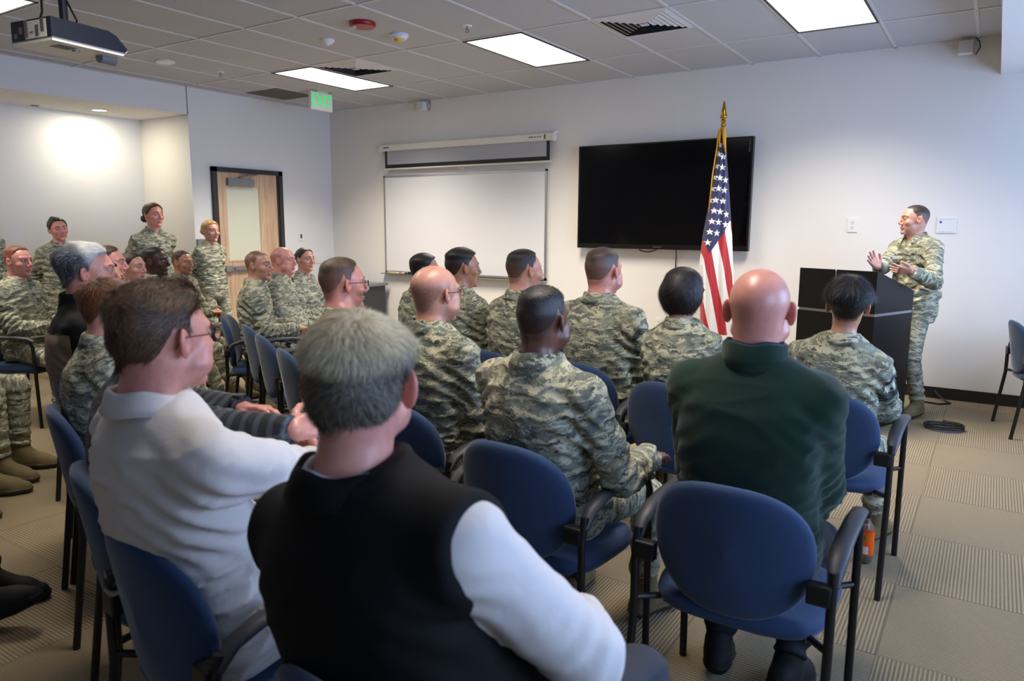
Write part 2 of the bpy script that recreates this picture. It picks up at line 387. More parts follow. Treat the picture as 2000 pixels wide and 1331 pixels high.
# ---- projector
r = empty('projector', (3.40, -5.13, 2.50), math.radians(8)); tag(r, 'dark ceiling mounted projector with pale underside', 'projector')
prof = [(-.21, -.045), (-.21, .058), (.12, .058), (.17, .04), (.235, -.02), (.215, -.045)]
MB().prism(prof, -.165, .165, 0).build('casing', M['navyb'], r)
MB().prism([(-.21, -.062), (-.21, -.045), (.215, -.045), (.235, -.03), (.20, -.062)], -.168, .168, 0).build('base_cover', M['offw'], r)
MB().box((-.169, -.21, -.050), (.169, .215, -.043)).build('silver_trim', M['alu'], r)
c = MB()
for i in range(6): c.box((-.14+.045*i, -.214, -.03+.02*(i % 2)), (-.115+.045*i, -.209, -.005+.03*(i % 3)))
c.build('connector', M['steel'], r)
MB().box((-.05, -.2105, -.04), (.13, -.2095, .05)).build('rear_panel', M['offw'], r)
c = MB()
for i in range(8): c.box((.02, -.13+.013*i, -.064), (.11, -.123+.013*i, -.061))
c.build('air_grille', M['grey'], r)
MB().tube([(.06, .13, -.072), (.06, .222, -.066)], [.030, .036], 20).build('lens', M['grey'], r, True, 40)
MB().tube([(.05, .0, -.062), (.05, .0, -.07)], .02, 16).build('foot', M['steel'], r)
MB().tube([(-.0, -.02, .058), (-.0, -.02, .53)], .022, 14).box((-.07, -.1, .056), (.07, .1, .068)).build('mount_pole', M['black'], r)
MB().tube([(-.02, -.15, .05), (-.03, -.12, .12), (-.05, -.10, .3), (-.2, -.2, .52)], .007, 6).tube([(.03, .02, .065), (.05, .02, .1), (.02, -.01, .2)], .006, 6).build('cable', M['black'], r)
# ---- small wall loudspeakers
for x, lab in ((1.70, 'small white wall speaker left above the projection screen'), (7.46, 'small white wall speaker high on the wall above the presenter')):
    r = empty('wall_speaker', (x, 0, 2.945)); tag(r, lab, 'speaker', 'small wall speakers')
    MB().box((-.05, -.115, -.05), (.05, -.04, .05), bevel=.004).build('speaker_box', M['wpl'], r)
    MB().box((-.045, -.117, -.045), (.045, -.1145, .045)).build('speaker_grille', M['grid'], r)
    MB().box((-.02, -.045, -.015), (.02, 0, .015)).box((-.03, -.01, -.04), (.07, 0, .03)).build('bracket', M['wpl'], r)
    MB().tube([(.07, -.02, -.05), (.10, -.03, .0), (.09, -.02, .05), (.06, -.02, .083)], .004, 6).build('cable', M['black'], r)
# ---- projection screen, whiteboard
r = empty('projection_screen', (2.30, -.004, 2.48)); tag(r, 'partly lowered projection screen in a white wall case', 'projection screen')
MB().box((-1.30, -.095, -.045), (1.28, -.012, .035), bevel=.012).build('screen_case', M['offw'], r)
for sx in (-1.31, 1.285): MB().tube([(sx-.005, -.055, -.005), (sx+.012, -.055, -.005)], .048, 16).box((sx-.01, -.05, .03), (sx+.02, .003, .06)).build('end_cap', M['offw'], r)
MB().box((-1.235, -.062, -.262), (1.235, -.059, -.04)).build('screen_border', M['black'], r)
MB().box((-1.195, -.0635, -.215), (1.195, -.0625, -.045)).build('screen_cloth', M['screenw'], r)
MB().tube([(-1.245, -.06, -.272), (1.25, -.06, -.272)], .011, 10).build('weight_bar', M['offw'], r)
MB().tube([(-.04+.04*(1-math.cos(a*PI/8)), -.06, -.283-.035*math.sin(a*PI/8)) for a in range(9)], .003, 6).build('pull_loop', M['wpl'], r)
MB().box((1.18, -.097, -.03), (1.2, -.094, .02)).build('green_sticker', mat('green_sticker', (20, 110, 80), .5), r)
MB().box((-1.235, -.0965, -.010), (-1.14, -.0945, .003)).build('case_marking', M['dgrey'], r)
mk = MB()
for x0_, x1_ in ((.98, .992), (.996, 1.035), (1.05, 1.07), (1.08, 1.085), (1.095, 1.11), (1.125, 1.14)): mk.box((x0_, -.0965, -.010), (x1_, -.0945, .006))
mk.build('case_marking', M['grey'], r)
r = empty('whiteboard', (2.234, 0, 1.50)); tag(r, 'large blank whiteboard with aluminium frame and tray', 'whiteboard')
MB().box((-1.235, -.018, -.61), (1.235, -.002, .615)).build('writing_surface', M['board'], r)
MB().box((-1.245, -.024, -.63), (-1.222, 0, .63)).box((1.222, -.024, -.63), (1.245, 0, .63)).box((-1.245, -.024, .608), (1.245, 0, .63)).box((-1.245, -.024, -.63), (1.245, 0, -.608)).build('board_frame', M['alu'], r)
MB().prism([(0, -.65), (-.085, -.65), (-.09, -.635), (-.08, -.642), (-.02, -.638), (0, -.63)], -1.27, 1.25, 0).build('marker_tray', M['alu'], r)
for i, (cn, cc, dx) in enumerate((('yellow', (210, 205, 60), -1.13), ('yellow green', (190, 200, 80), -1.04), ('pink', (225, 120, 140), -.95))):
    r = empty('board_marker', (2.234+dx, -.045-.01*(i % 2), .869)); tag(r, '%s marker pen lying on the whiteboard tray' % cn, 'marker')
    MB().tube([(-.05, 0, 0), (.045, 0, 0)], .008, 8).build('pen_barrel', mat('marker_'+cn.replace(' ', '_'), cc, .4), r)
    MB().tube([(.02, 0, 0), (.055, 0, 0)], .0088, 8).build('pen_cap', M['wpl'], r)
r = MB().box((-.075, -.02, 0), (.085, .02, .028), bevel=.005).build('board_eraser', M['black']); r.location = (1.50, -.05, .862); tag(r, 'black eraser lying on the whiteboard tray', 'eraser')
# ---- television
r = empty('television', (4.86, 0, 1.80)); tag(r, 'large black wall mounted television, switched off', 'television')
MB().box((-.935, -.105, -.545), (.935, -.045, .545), bevel=.004).build('tv_bezel', M['tvb'], r)
MB().box((-.915, -.1062, -.495), (.915, -.1045, .53)).build('tv_screen', M['tv'], r)
MB().box((-.4, -.045, -.3), (.4, 0, .3)).build('wall_mount', M['black'], r)
mk = MB()
for i_ in range(7): mk.box((-.045+.013*i_, -.1065, -.525), (-.036+.013*i_, -.1045, -.515))
mk.build('tv_lettering', M['steel'], r)
MB().box((.895, -.1068, .40), (.91, -.106, .51)).build('tv_sticker', M['dgrey'], r)
MB().tube([(-.22, -.06, -.545), (-.2, -.05, -.565), (-.12, -.05, -.578), (-.05, -.05, -.56), (-.02, -.05, -.545)], .006, 6).tube([(.18, -.03, -.5), (.18, -.02, -.62), (.175, -.012, -.7), (.19, -.012, -.9), (.19, -.01, -1.3)], .005, 6).build('tv_cable', M['black'], r)
# ---- plates on the walls
def plate(name, loc, rz, wd, ht, label, cat, parts):
    r = empty(name, loc, rz); tag(r, label, cat)
    MB().box((-wd/2, -.008, -ht/2), (wd/2, 0, ht/2), bevel=.002).build('cover_plate', M['wpl'], r)
    for nm, m, lo, hi in parts: MB().box(lo, hi).build(nm, m, r)
    return r
def sock(zz): return [('socket', M['offw'], (-.017, -.010, zz-.014), (.017, -.008, zz+.014)), ('slot', M['dgrey'], (-.008, -.0105, zz-.003), (-.005, -.0098, zz+.007)), ('slot', M['dgrey'], (.005, -.0105, zz-.003), (.008, -.0098, zz+.007)), ('slot', M['dgrey'], (-.002, -.0105, zz-.011), (.002, -.0098, zz-.007))]
plate('wall_outlet', (6.697, 0, 1.512), 0, .085, .13, 'white double power outlet on the wall between television and presenter', 'outlet', sock(.022)+sock(-.022))
plate('wall_outlet', (4.87, 0, .47), 0, .08, .12, 'low white power outlet on the wall below the television', 'outlet', sock(.022)+sock(-.022))
plate('control_plate', (7.44, 0, 1.512), 0, .150, .135, 'white square control plate with blue mark beside the presenter', 'wall plate', [('blue_mark', mat('blue_print', (40, 90, 200), .4), (-.055, -.0095, .018), (-.038, -.008, .036)), ('printed_text', M['grid'], (-.06, -.0093, .05), (.055, -.008, .056)), ('printed_text', M['grid'], (-.06, -.0093, -.057), (.055, -.008, -.051))])
plate('thermostat', (0, -.588, 1.34), math.radians(90), .075, .12, 'white thermostat with dark display right of the door', 'thermostat', [('display', M['dgrey'], (-.012, -.012, -.028), (.018, -.008, .028)), ('housing', M['wpl'], (-.028, -.011, -.05), (.028, -.008, .05))])
plate('light_switch', (0, -.30, 1.03), math.radians(90), .16, .12, 'white three gang light switch plate right of the door', 'light switch', [('rocker', M['offw'], (-.06, -.012, -.03), (-.03, -.008, .03)), ('rocker', M['offw'], (-.015, -.012, -.03), (.015, -.008, .03)), ('rocker', M['offw'], (.03, -.012, -.03), (.06, -.008, .03))])
r = MB().box((0, -.05, -.12), (.035, .05, .12), bevel=.004).build('wall_holder', M['grey']); r.location = (0, -2.09, 1.20); tag(r, 'grey metal holder on the wall edge beside the blonde woman', 'wall holder')
# ---- corner side table
r = empty('side_table', (.62, -.38, 0)); tag(r, 'grey side table in the corner left of the whiteboard', 'table')
MB().box((-.45, -.32, .70), (.45, .32, .735), bevel=.004).build('table_top', M['grey'], r)
MB().box((-.41, .2, .2), (.41, .215, .70)).build('modesty_panel', M['dgrey'], r)
for sx in (-.41, .41): MB().box((sx-.02, -.28, 0), (sx+.02, .28, .70)).build('leg', M['dgrey'], r)
# ---- flag on its pole
fx, fy = 5.66, -.62
r = empty('flag', (fx, fy, 0)); tag(r, 'United States flag draped on a pole with brass spear in front of the television', 'flag')
MB().lathe([(0, 0), (.15, 0), (.155, .02), (.12, .04), (.05, .06), (.03, .10), (.018, .12), (0, .12)], seg=28).build('flag_base', M['gold'], r, True, 40)
MB().tube([(0, 0, .1), (0, 0, 2.36)], .014, 12).build('flag_pole', mat('dark_wood_pole', (40, 26, 18), .35), r, True)
MB().lathe([(.014, 2.30), (.015, 2.38), (.022, 2.385), (.022, 2.40), (.013, 2.41), (.026, 2.43), (.013, 2.445), (.028, 2.455), (.03, 2.47), (.006, 2.6), (0, 2.605)], seg=16).build('spear_finial', M['gold'], r, True, 50)
def flag_cloth():
    # draped cloth: angle runs round the bundle, z runs down; colours are laid in the cloth's own x, z
    z0, z1 = 2.335, .50; NZ, NA = 560, 420
    Z = np.linspace(z0, z1, NZ)[:, None]; T = np.linspace(0, 2*np.pi, NA, endpoint=False)[None, :]
    t = (z0-Z)/(z0-z1)
    xl = np.interp(t, [0, .06, .15, .3, .5, .65, 1], [-.020, -.030, -.045, -.078, -.135, -.155, -.115]); xr = np.interp(t, [0, .06, .15, .3, .5, .7, 1], [.022, .035, .052, .085, .125, .155, .21])
    cx = (xl+xr)/2; hw = (xr-xl)/2
    dp = np.interp(t, [0, .1, .5, 1], [.020, .032, .075, .10])
    X = cx+hw*np.cos(T); fold = (np.sin(T*9+t*1.6)*.5+np.sin(T*15+1.3+t*2.5)*.28+np.sin(T*5+.6)*.4)*np.interp(t, [0, .1, 1], [.002, .008, .021])
    Y = dp*np.sin(T)+fold*np.sign(np.sin(T))*np.abs(np.sin(T))**.4; X = X+fold*.25*np.cos(T)
    # colours by what the drape shows
    px_ = X; u = px_-.0; C = np.zeros(X.shape+(3,))
    W_, R_, B_ = np.array(lin((226, 224, 222))), np.array(lin((168, 22, 34))), np.array(lin((28, 32, 78)))
    # diagonal stripes below the union: k counts stripes measured across the hang
    zz = Z+0*X; d = (zz-1.36)+np.where(u > -.04, (u+.04)*-1.9, (u+.04)*.55)
    s = (zz-1.30)*.23+u; qr = px(1422, 497, 6.62); s0 = (qr[2]-1.30)*.23+((qr-np.array([fx, fy, 0])) @ np.array([.838, .545, 0]))
    s = s+.05*np.sin((zz-1.0)*3)*0
    k = np.floor((s-s0)/.078+.5)
    stripe = np.where((k % 2)[..., None] == 0, R_, W_)
    cb = []
    for cx_, cy_ in ((1372, 440), (1380, 468), (1391, 496), (1401, 482), (1418, 456), (1430, 432)):
        qq = px(cx_, cy_, 6.62); cb.append(((qq-np.array([fx, fy, 0])) @ np.array([.838, .545, 0]), qq[2]))
    canb = np.interp(u, [c_[0] for c_ in cb], [c_[1] for c_ in cb])
    C[:] = stripe
    C[zz > canb] = B_
    stars = []
    for sx_, sy_ in ((329, 242), (325, 290), (347, 303), (315, 349), (345, 356), (308, 406), (333, 410), (300, 464), (327, 464), (358, 474), (315, 524), (352, 529), (309, 578), (340, 583), (372, 597), (300, 633), (333, 637), (368, 649), (291, 687), (326, 693), (283, 742), (362, 421), (290, 523)):
        q = px(1280+sx_*.3833, 190+sy_*.3833, 6.62); stars.append(((q-np.array([fx, fy, 0])) @ np.array([.838, .545, 0]), q[2]))
    for ax, az in stars:
        dx, dz = u-ax*1.0, zz-az; rr = np.hypot(dx, dz); m = rr < .04
        an = np.arctan2(dx[m], dz[m]); a5 = np.abs((an+PI/5) % (2*PI/5)-PI/5)
        R0, ri = .034, .0138
        # straight edge between tip (R0 at 0) and notch (ri at 36 deg)
        x1, y1, x2, y2 = R0, 0, ri*math.cos(PI/5), ri*math.sin(PI/5)
        pxx, pyy = rr[m]*np.cos(a5), rr[m]*np.sin(a5)
        inside = (x2-x1)*(pyy-y1)-(y2-y1)*(pxx-x1) > 0
        ii = np.argwhere(m)[inside]; C[ii[:, 0], ii[:, 1]] = W_
    # rotate so the cloth's wide side faces the camera side of the room
    ca, sa = .838, .545
    PX = X*ca-Y*sa; PY = X*sa+Y*ca
    co = np.stack([PX, PY, zz], -1).reshape(-1, 3)
    i = np.arange(NZ-1)[:, None]; j = np.arange(NA)[None, :]; j2 = (j+1) % NA
    q = np.stack([i*NA+j, (i+1)*NA+j, (i+1)*NA+j2, i*NA+j2], -1).reshape(-1, 4)
    return co, q, C.reshape(-1, 3)
def np_mesh(name, co, quads, cols=None, mats=(), parent=None, rest=None, smooth=True):
    me = bpy.data.meshes.new(name); n, f, k = len(co), len(quads), quads.shape[1]
    me.vertices.add(n); me.vertices.foreach_set('co', np.ascontiguousarray(co, np.float32).ravel())
    me.loops.add(f*k); me.loops.foreach_set('vertex_index', np.ascontiguousarray(quads, np.int32).ravel())
    me.polygons.add(f); me.polygons.foreach_set('loop_start', np.arange(0, f*k, k, dtype=np.int32))
    me.polygons.foreach_set('use_smooth', np.full(f, smooth))
    me.update(calc_edges=True)
    if cols is not None:
        a = me.color_attributes.new('Col', 'FLOAT_COLOR', 'POINT'); a.data.foreach_set('color', np.ascontiguousarray(np.c_[cols, np.ones(n)], np.float32).ravel())
    if rest is not None:
        a = me.attributes.new('rest', 'FLOAT_VECTOR', 'POINT'); a.data.foreach_set('vector', np.ascontiguousarray(rest, np.float32).ravel())
    for m in mats: me.materials.append(m)
    o = bpy.data.objects.new(name, me); col.objects.link(o)
    if parent: o.parent = parent
    return o
def vcol_mat(name, rough=.6, sheen=0, sss=0, bumps=0, spec=.5, bscale=300):
    t = NT(name); a = t.node('ShaderNodeAttribute', attribute_name='Col')
    t.set(Base_Color=a.outputs['Color'], Roughness=rough); t.b.inputs['Specular IOR Level'].default_value = spec
    if sheen: t.set(Sheen_Weight=sheen)
    if bumps:
        tc = t.node('ShaderNodeTexCoord'); n = t.node('ShaderNodeTexNoise', ins={'Vector': tc.outputs['Object'], 'Scale': float(bscale), 'Detail': 3.0}); t.bump(n.outputs[0], bumps, .001)
    return t.m
co, q, C = flag_cloth()
np_mesh('flag_cloth', co, q, C, [vcol_mat('flag_nylon', .6, .3)], r)
MB().tube([(-.03, -.03, 2.36), (-.035, -.04, 2.2), (-.055, -.07, 1.95), (-.07, -.085, 1.62)], .006, 6).tube([(.01, -.03, 2.37), (.02, -.03, 2.33), (.03, -.04, 2.24), (.045, -.035, 2.13)], [.012, .02, .016, .004], 8).tube([(-.01, -.02, 2.37), (-.02, -.03, 2.3), (-.015, -.04, 2.2)], [.008, .014, .004], 8).build('gold_cord', M['goldf'], r, True)
# ---- podium
c0 = np.array([7.13, -1.56]); ex = np.array([.93, -.367]); ex = ex/np.linalg.norm(ex); ey = np.array([-ex[1], ex[0]])
PD = Matrix(((ex[0], ey[0], 0, c0[0]), (ex[1], ey[1], 0, c0[1]), (0, 0, 1, 0), (0, 0, 0, 1)))
r = empty('podium'); r.matrix_world = PD; tag(r, 'black angular podium with silver inlay strips in front of the presenter', 'podium')
W2 = -.615
def side(x0, x1, z0, z1a, z1b, y1=.52): return MB().prism([(0, z0), (y1, z0), (y1, z1b), (0, z1a)], x0, x1, 0)
side(-.018, 0, .875, 1.178, 1.02).build('side_panel', M['lam'], r); side(-.018, 0, .02, .855, .855).build('side_panel', M['lam'], r)
side(W2, W2+.018, .875, 1.178, 1.02).build('side_panel', M['lam'], r); side(W2, W2+.018, .02, .855, .855).build('side_panel', M['lam'], r)
for a, b2 in ((W2, -.332), (-.312, 0)):
    MB().box((a, -.02, .875), (b2, 0, 1.18)).build('front_panel', M['lam'], r)
    MB().box((a, -.02, .02), (b2, 0, .855)).build('front_panel', M['lam'], r)
MB().box((W2+.02, .0, .8555), (-.02, .5, .8745)).box((W2+.005, -.012, .8555), (-.004, .0, .8745)).box((-.014, 0, .8555), (-.004, .51, .8745)).box((-.331, -.008, .02), (-.313, .002, 1.17)).build('silver_inlay', M['alu'], r)
MB().prism([(.01, 1.155), (.5, 1.005), (.5, .99), (.01, 1.14)], W2+.02, -.02, 0).build('top_board', M['lam'], r)
MB().box((W2+.018, .002, 0), (-.018, .5, .06)).build('plinth', M['lam'], r)
MB().box((W2+.018, .05, .45), (-.018, .5, .47)).build('shelf', M['lam'], r)
r = empty('laptop', PD @ Vector((-.22, .28, 1.083)), math.atan2(ex[1], ex[0]))
# ---- cables and floor cover
bpy.data.objects.remove(r)
r = empty('floor_cable_coil', (7.60, -1.13, 0)); tag(r, 'black cable coiled on the carpet beside the podium', 'cable')
pts = [(.13*math.cos(a*.25)*(1-.0*a), .10*math.sin(a*.25), .008+.0006*a) for a in range(58)]
MB().tube(pts, .007, 6).build('cable_loop', M['black'], r)
MB().lathe([(0, 0), (.125, 0), (.12, .006), (0, .007)], seg=28).build('rubber_cover', M['dgrey'], r)
r = MB().tube([(7.47, -.03, .07), (7.50, -.06, .04), (7.56, -.12, .01), (7.60, -.2, .008), (7.52, -.28, .008), (7.40, -.25, .008)], .008, 6).build('wall_cable', M['black']); tag(r, 'black cable looping onto the carpet at the skirting behind the presenter', 'cable')
# ---- small table end at the right edge
r = empty('conference_table', (8.62, -.66, 0)); tag(r, 'white topped table entering at the right edge of the frame', 'table')
MB().box((-.31, -.45, .715), (.7, .40, .745), bevel=.004).build('table_top', M['wpl'], r)
for sx, sy in ((-.2, -.38), (-.2, .34), (.6, -.38), (.6, .34)): MB().tube([(sx, sy, 0), (sx, sy, .715)], .02, 10).build('leg', M['blackm'], r)
# ---- bottle
r = empty('drink_bottle', (7.435, -3.89, 0)); tag(r, 'orange soda bottle standing on the carpet under the chair row', 'bottle')
MB().lathe([(0, .004), (.026, .004), (.033, .014), (.0335, .05), (.0335, .145), (.028, .168), (.018, .19), (.0125, .2), (.0125, .212)], seg=28).build('bottle_body', mat('clear_pet', (236, 225, 200), .05, trans=.85), r, True, 60)
MB().lathe([(0, .006), (.03, .014), (.0325, .02), (.0325, .16), (0, .161)], seg=28).build('orange_drink', mat('orange_soda', (225, 70, 5), .3), r, True, 40)
MB().lathe([(.0342, .045), (.0342, .150)], seg=28).build('bottle_label', mat('orange_label', (236, 92, 10), .4), r, True)
MB().lathe([(0, .235), (.014, .235), (.0145, .21), (.0125, .21)], seg=20).build('bottle_cap', M['black'], r, True, 40)
a0 = math.atan2(-3.5, .37)
def lab(mname, c, a1, a2, z0, z1, nm):
    b = MB(); n = 6
    vs = [(b.bm.verts.new((.0346*math.cos(a0+a1+(a2-a1)*i/n), .0346*math.sin(a0+a1+(a2-a1)*i/n), z0)), b.bm.verts.new((.0346*math.cos(a0+a1+(a2-a1)*i/n), .0346*math.sin(a0+a1+(a2-a1)*i/n), z1))) for i in range(n+1)]
    for i in range(n): b.bm.faces.new((vs[i][0], vs[i+1][0], vs[i+1][1], vs[i][1]))
    b.build(nm, mat(mname, c, .5), r)
lab('barcode_white', (225, 215, 205), -.35, .35, .05, .085, 'barcode_patch'); lab('nutrition_white', (220, 215, 205), -1.6, -.85, .07, .14, 'nutrition_panel'); lab('green_logo', (60, 110, 40), -.35, -.05, .115, .135, 'green_logo')
# ================================================================ implicit surfaces -> meshes
F32 = np.float32
def A3(*v): return np.array(v, F32)
def unit(v):
    v = np.asarray(v, float); return v/max(1e-9, np.linalg.norm(v))
def cap(p, a, b, r1, r2=None, sc_=None):
    r2 = r1 if r2 is None else r2; a = np.asarray(a, F32); b = np.asarray(b, F32); ba = b-a
    pa = p-a; t = np.clip(pa @ ba/max(1e-9, float(ba @ ba)), 0, 1)
    return np.linalg.norm(pa-t[:, None]*ba, axis=1)-(F32(r1)+F32(r2-r1)*t)
def ell(p, c, r):
    r = np.asarray(r, F32); q = (p-np.asarray(c, F32))/r; k0 = np.linalg.norm(q, axis=1); k1 = np.linalg.norm(q/r, axis=1)
    return k0*(k0-1)/np.maximum(k1, 1e-6)
def smin(a, b, k):
    h = np.clip(.5+.5*(b-a)/k, 0, 1); return b*(1-h)+a*h-k*h*(1-h)
def smax(a, b, k): return -smin(-a, -b, k)
def sstep(x, a, b):
    t = np.clip((x-a)/(b-a), 0, 1); return t*t*(3-2*t)
def wn(p, f, seed, n=4):
    """cheap smooth noise, about -1..1"""
    r = np.random.RandomState(seed); o = 0
    for i in range(n):
        d = r.normal(size=3); d /= np.linalg.norm(d); e = r.normal(size=3); e /= np.linalg.norm(e)
        o = o+np.sin(f*(.7+.6*r.rand())*(p @ d.astype(F32))+r.rand()*6.3+1.4*np.sin(f*.6*(p @ e.astype(F32))+r.rand()*6.3))
    return (o/(n*.62)).astype(F32)
_E = [(0, 1, 3, 2)]
def snet(F, lo, h):
    S = F < 0; nx, ny, nz = F.shape
    c = np.zeros((nx-1, ny-1, nz-1), np.uint8)
    for dx in (0, 1):
        for dy in (0, 1):
            for dz in (0, 1): c += S[dx:nx-1+dx, dy:ny-1+dy, dz:nz-1+dz]
    act = (c > 0) & (c < 8); I = np.argwhere(act); idx = -np.ones(act.shape, np.int32); idx[act] = np.arange(len(I))
    acc = np.zeros((len(I), 3), F32); cnt = np.zeros(len(I), F32); x, y, z = I.T
    corners = [(a, b, d) for a in (0, 1) for b in (0, 1) for d in (0, 1)]
    V = {k: F[x+k[0], y+k[1], z+k[2]] for k in corners}
    for a in corners:
        for ax in range(3):
            if a[ax] == 0:
                b = list(a); b[ax] = 1; b = tuple(b); f0, f1 = V[a], V[b]
                m = (f0 < 0) != (f1 < 0); t = np.where(m, f0/np.where(m, f0-f1, 1), 0)
                q = np.array(a, F32)[None, :]+np.zeros((len(I), 1), F32); q[:, ax] += t
                acc += q*m[:, None]; cnt += m
    v = np.asarray(lo, F32)+(I+acc/np.maximum(cnt, 1)[:, None])*h
    Q = []
    for ax in range(3):
        sl0 = [slice(1, None)]*3; sl1 = [slice(1, None)]*3
        A_ = S[tuple(slice(0, -1) if i == ax else slice(1, -1) for i in range(3))]; B_ = S[tuple(slice(1, None) if i == ax else slice(1, -1) for i in range(3))]
        E = np.argwhere(A_ != B_)
        if not len(E): continue
        off = np.array([0 if i == ax else 1 for i in range(3)]); E2 = E+off; fl = A_[tuple(E.T)]
        u, w_ = (ax+1) % 3, (ax+2) % 3; du = np.zeros(3, int); du[u] = 1; dw = np.zeros(3, int); dw[w_] = 1
        q = np.stack([idx[tuple((E2-du-dw).T)], idx[tuple((E2-dw).T)], idx[tuple(E2.T)], idx[tuple((E2-du).T)]], 1)
        q[~fl] = q[~fl][:, ::-1]; Q.append(q)
    q = np.concatenate(Q) if Q else np.zeros((0, 4), int)
    return v, q[(q >= 0).all(1)]
def grad(fn, v, e=.0015):
    k = np.array([[1, -1, -1], [-1, -1, 1], [-1, 1, -1], [1, 1, 1]], F32); g = 0
    for kk in k: g = g+kk[None, :]*fn(v+kk*F32(e))[:, None]
    return g/np.maximum(1e-9, np.linalg.norm(g, axis=1))[:, None]
def msdf(fn, lo, hi, h, lip=1.5, proj=1):
    lo = np.asarray(lo, F32); hi = np.asarray(hi, F32); n = np.ceil((hi-lo)/h/4).astype(int)
    g = np.stack(np.meshgrid(*[np.arange(k) for k in n], indexing='ij'), -1).reshape(-1, 3)
    Fc = fn((lo+(g*4+1.5)*h).astype(F32)).reshape(n)
    m = np.abs(Fc) < 4*h*.87*lip+h
    F = np.repeat(np.repeat(np.repeat(np.where(Fc < 0, -1, 1).astype(F32), 4, 0), 4, 1), 4, 2)
    b = np.argwhere(m)
    o4 = np.stack(np.meshgrid(*[np.arange(4)]*3, indexing='ij'), -1).reshape(-1, 3)
    P = (b[:, None, :]*4+o4[None]).reshape(-1, 3)
    F[tuple(P.T)] = fn((lo+P*h).astype(F32))
    v, q = snet(F, lo, h)
    for _ in range(proj):
        d = fn(v); nn = grad(fn, v); v = v-nn*np.clip(d, -h, h)[:, None]*.9
    return v.astype(F32), q
# ================================================================ people
def ik(a, c, l1, l2, hint):
    a = np.asarray(a, float); c = np.asarray(c, float); d = c-a; L = np.linalg.norm(d)
    if L > (l1+l2)*.995: c = a+d/L*(l1+l2)*.995; d = c-a; L = np.linalg.norm(d)
    u = d/L; x = (l1*l1-l2*l2+L*L)/(2*L); hh = math.sqrt(max(0, l1*l1-x*x))
    h = np.asarray(hint, float); h = h-u*(h @ u); return a+u*x+unit(h)*hh, c
HAIRLINE = {
 'male': ([0, 25, 45, 58, 70, 78, 86, 100, 112, 130, 150, 180], [.081, .080, .072, .050, .036, 0.0, -.004, .032, .0, -.035, -.062, -.068]),
 'tight': ([0, 25, 45, 58, 70, 78, 86, 100, 112, 130, 150, 180], [.074, .072, .068, .055, .045, .03, .03, .04, .035, .02, .005, -.002]),
 'recede': ([0, 12, 25, 42, 55, 70, 78, 86, 100, 112, 130, 150, 180], [.082, .088, .100, .096, .062, .040, 0.0, -.004, .032, .0, -.035, -.066, -.074]),
 'nape': ([0, 25, 45, 58, 70, 78, 86, 100, 112, 130, 150, 180], [.082, .080, .070, .048, .036, 0.0, -.004, .030, -.02, -.06, -.088, -.096]),
 'fringe': ([0, 40, 60, 75, 86, 100, 112, 130, 150, 180], [.2, .2, .09, .01, .0, .032, .0, -.035, -.06, -.068]),
 'female': ([0, 25, 45, 60, 75, 86, 100, 112, 130, 150, 180], [.086, .083, .068, .040, .010, -.008, .02, .0, -.03, -.05, -.058]),
 'long': ([0, 25, 45, 60, 70, 80, 100, 130, 180], [.070, .062, .045, .010, -.05, -.075, -.095, -.105, -.110]),
}
def head_base(q, h):
    w = h.get('w', 1); fat = h.get('fat', 0); jw = h.get('jaw', 1)
    d = ell(q, (0, -.016, .034), (.0765*w, .099, .081))
    d = smin(d, ell(q, (0, .026, -.008), (.064*w, .064, .089)), .022)
    d = smin(d, ell(q, (0, .022, -.064), ((.052+.012*fat)*jw*w, .058, .046)), .02)
    d = smin(d, ell(q, (0, .074, -.098), (.021*jw, .018, .016)), .022)
    d = smin(d, ell(q, (0, -.040, -.028), (.058*w, .050, .055)), .03)
    return d
def head_sdf(q, h):
    d = head_base(q, h); ns = h.get('nose', 1); fat = h.get('fat', 0)
    ax = np.abs(q[:, 0]); m = np.stack([ax, q[:, 1], q[:, 2]], 1)
    d = smin(d, ell(m, (.044, .056, -.022), (.022, .022, .02)), .018)
    if fat: d = smin(d, ell(m, (.045, .04, -.055), (.028+.006*fat, .035, .03)), .02)
    d = smin(d, cap(m, (.014, .085, .030), (.046, .068, .030), .0095, .0085), .012)
    d = smax(d, -ell(m, (.032, .103, .009), (.0165, .018, .0125)), .012)
    d = smin(d, ell(m, (.031, .0755, .008), (.0135, .0125, .0125)), .004)
    nb = cap(q, (0, .088, .018), (0, .088+.019*ns, -.022), .0070, .0100)
    nb = smin(nb, cap(m, (.0, .096+.006*ns, -.029), (.0130, .091+.004*ns, -.032), .0095, .0080), .006)
    d = smin(d, nb, .010)
    d = smax(d, -ell(m, (.006, .101+.006*ns, -.0415), (.0038, .006, .004)), .003)
    lp = ell(q, (0, .0850, -.0590), (.0215, .0110, .0052)); lp = smin(lp, ell(q, (0, .0845, -.0685), (.0185, .0110, .0058)), .003)
    d = smin(d, lp, .006)
    d = smax(d, -ell(q, (0, .099, -.064), (.022, .008+h.get('open', 0), .0012+h.get('open', 0))), .002)
    # ears
    es = h.get('ear', 1); flare = h.get('flare', .0)
    e = m-A3(.0775*h.get('w', 1), -.008, -.002)
    c_, s_ = math.cos(.5+flare), math.sin(.5+flare); ex_ = e[:, 0]*c_+e[:, 1]*s_; ey_ = -e[:, 0]*s_+e[:, 1]*c_
    # ear plate: thin along ex_, long along z, tilted back
    ez = e[:, 2]+ey_*.25; E3 = np.stack([ex_, ey_, ez], 1)
    low = sstep(-ez, .0, .03)
    pl = ell(E3, (.003, -.004, 0), (.0080, .0165*es, .0300*es))
    pl = smax(pl, -ell(E3, (.0112, .000, .003), (.0072, .0105*es, .0185*es)), .003)
    pl = smin(pl, ell(E3, (.004, .010, -.006), (.006, .005, .009)), .004)
    return smin(d, pl, .007)
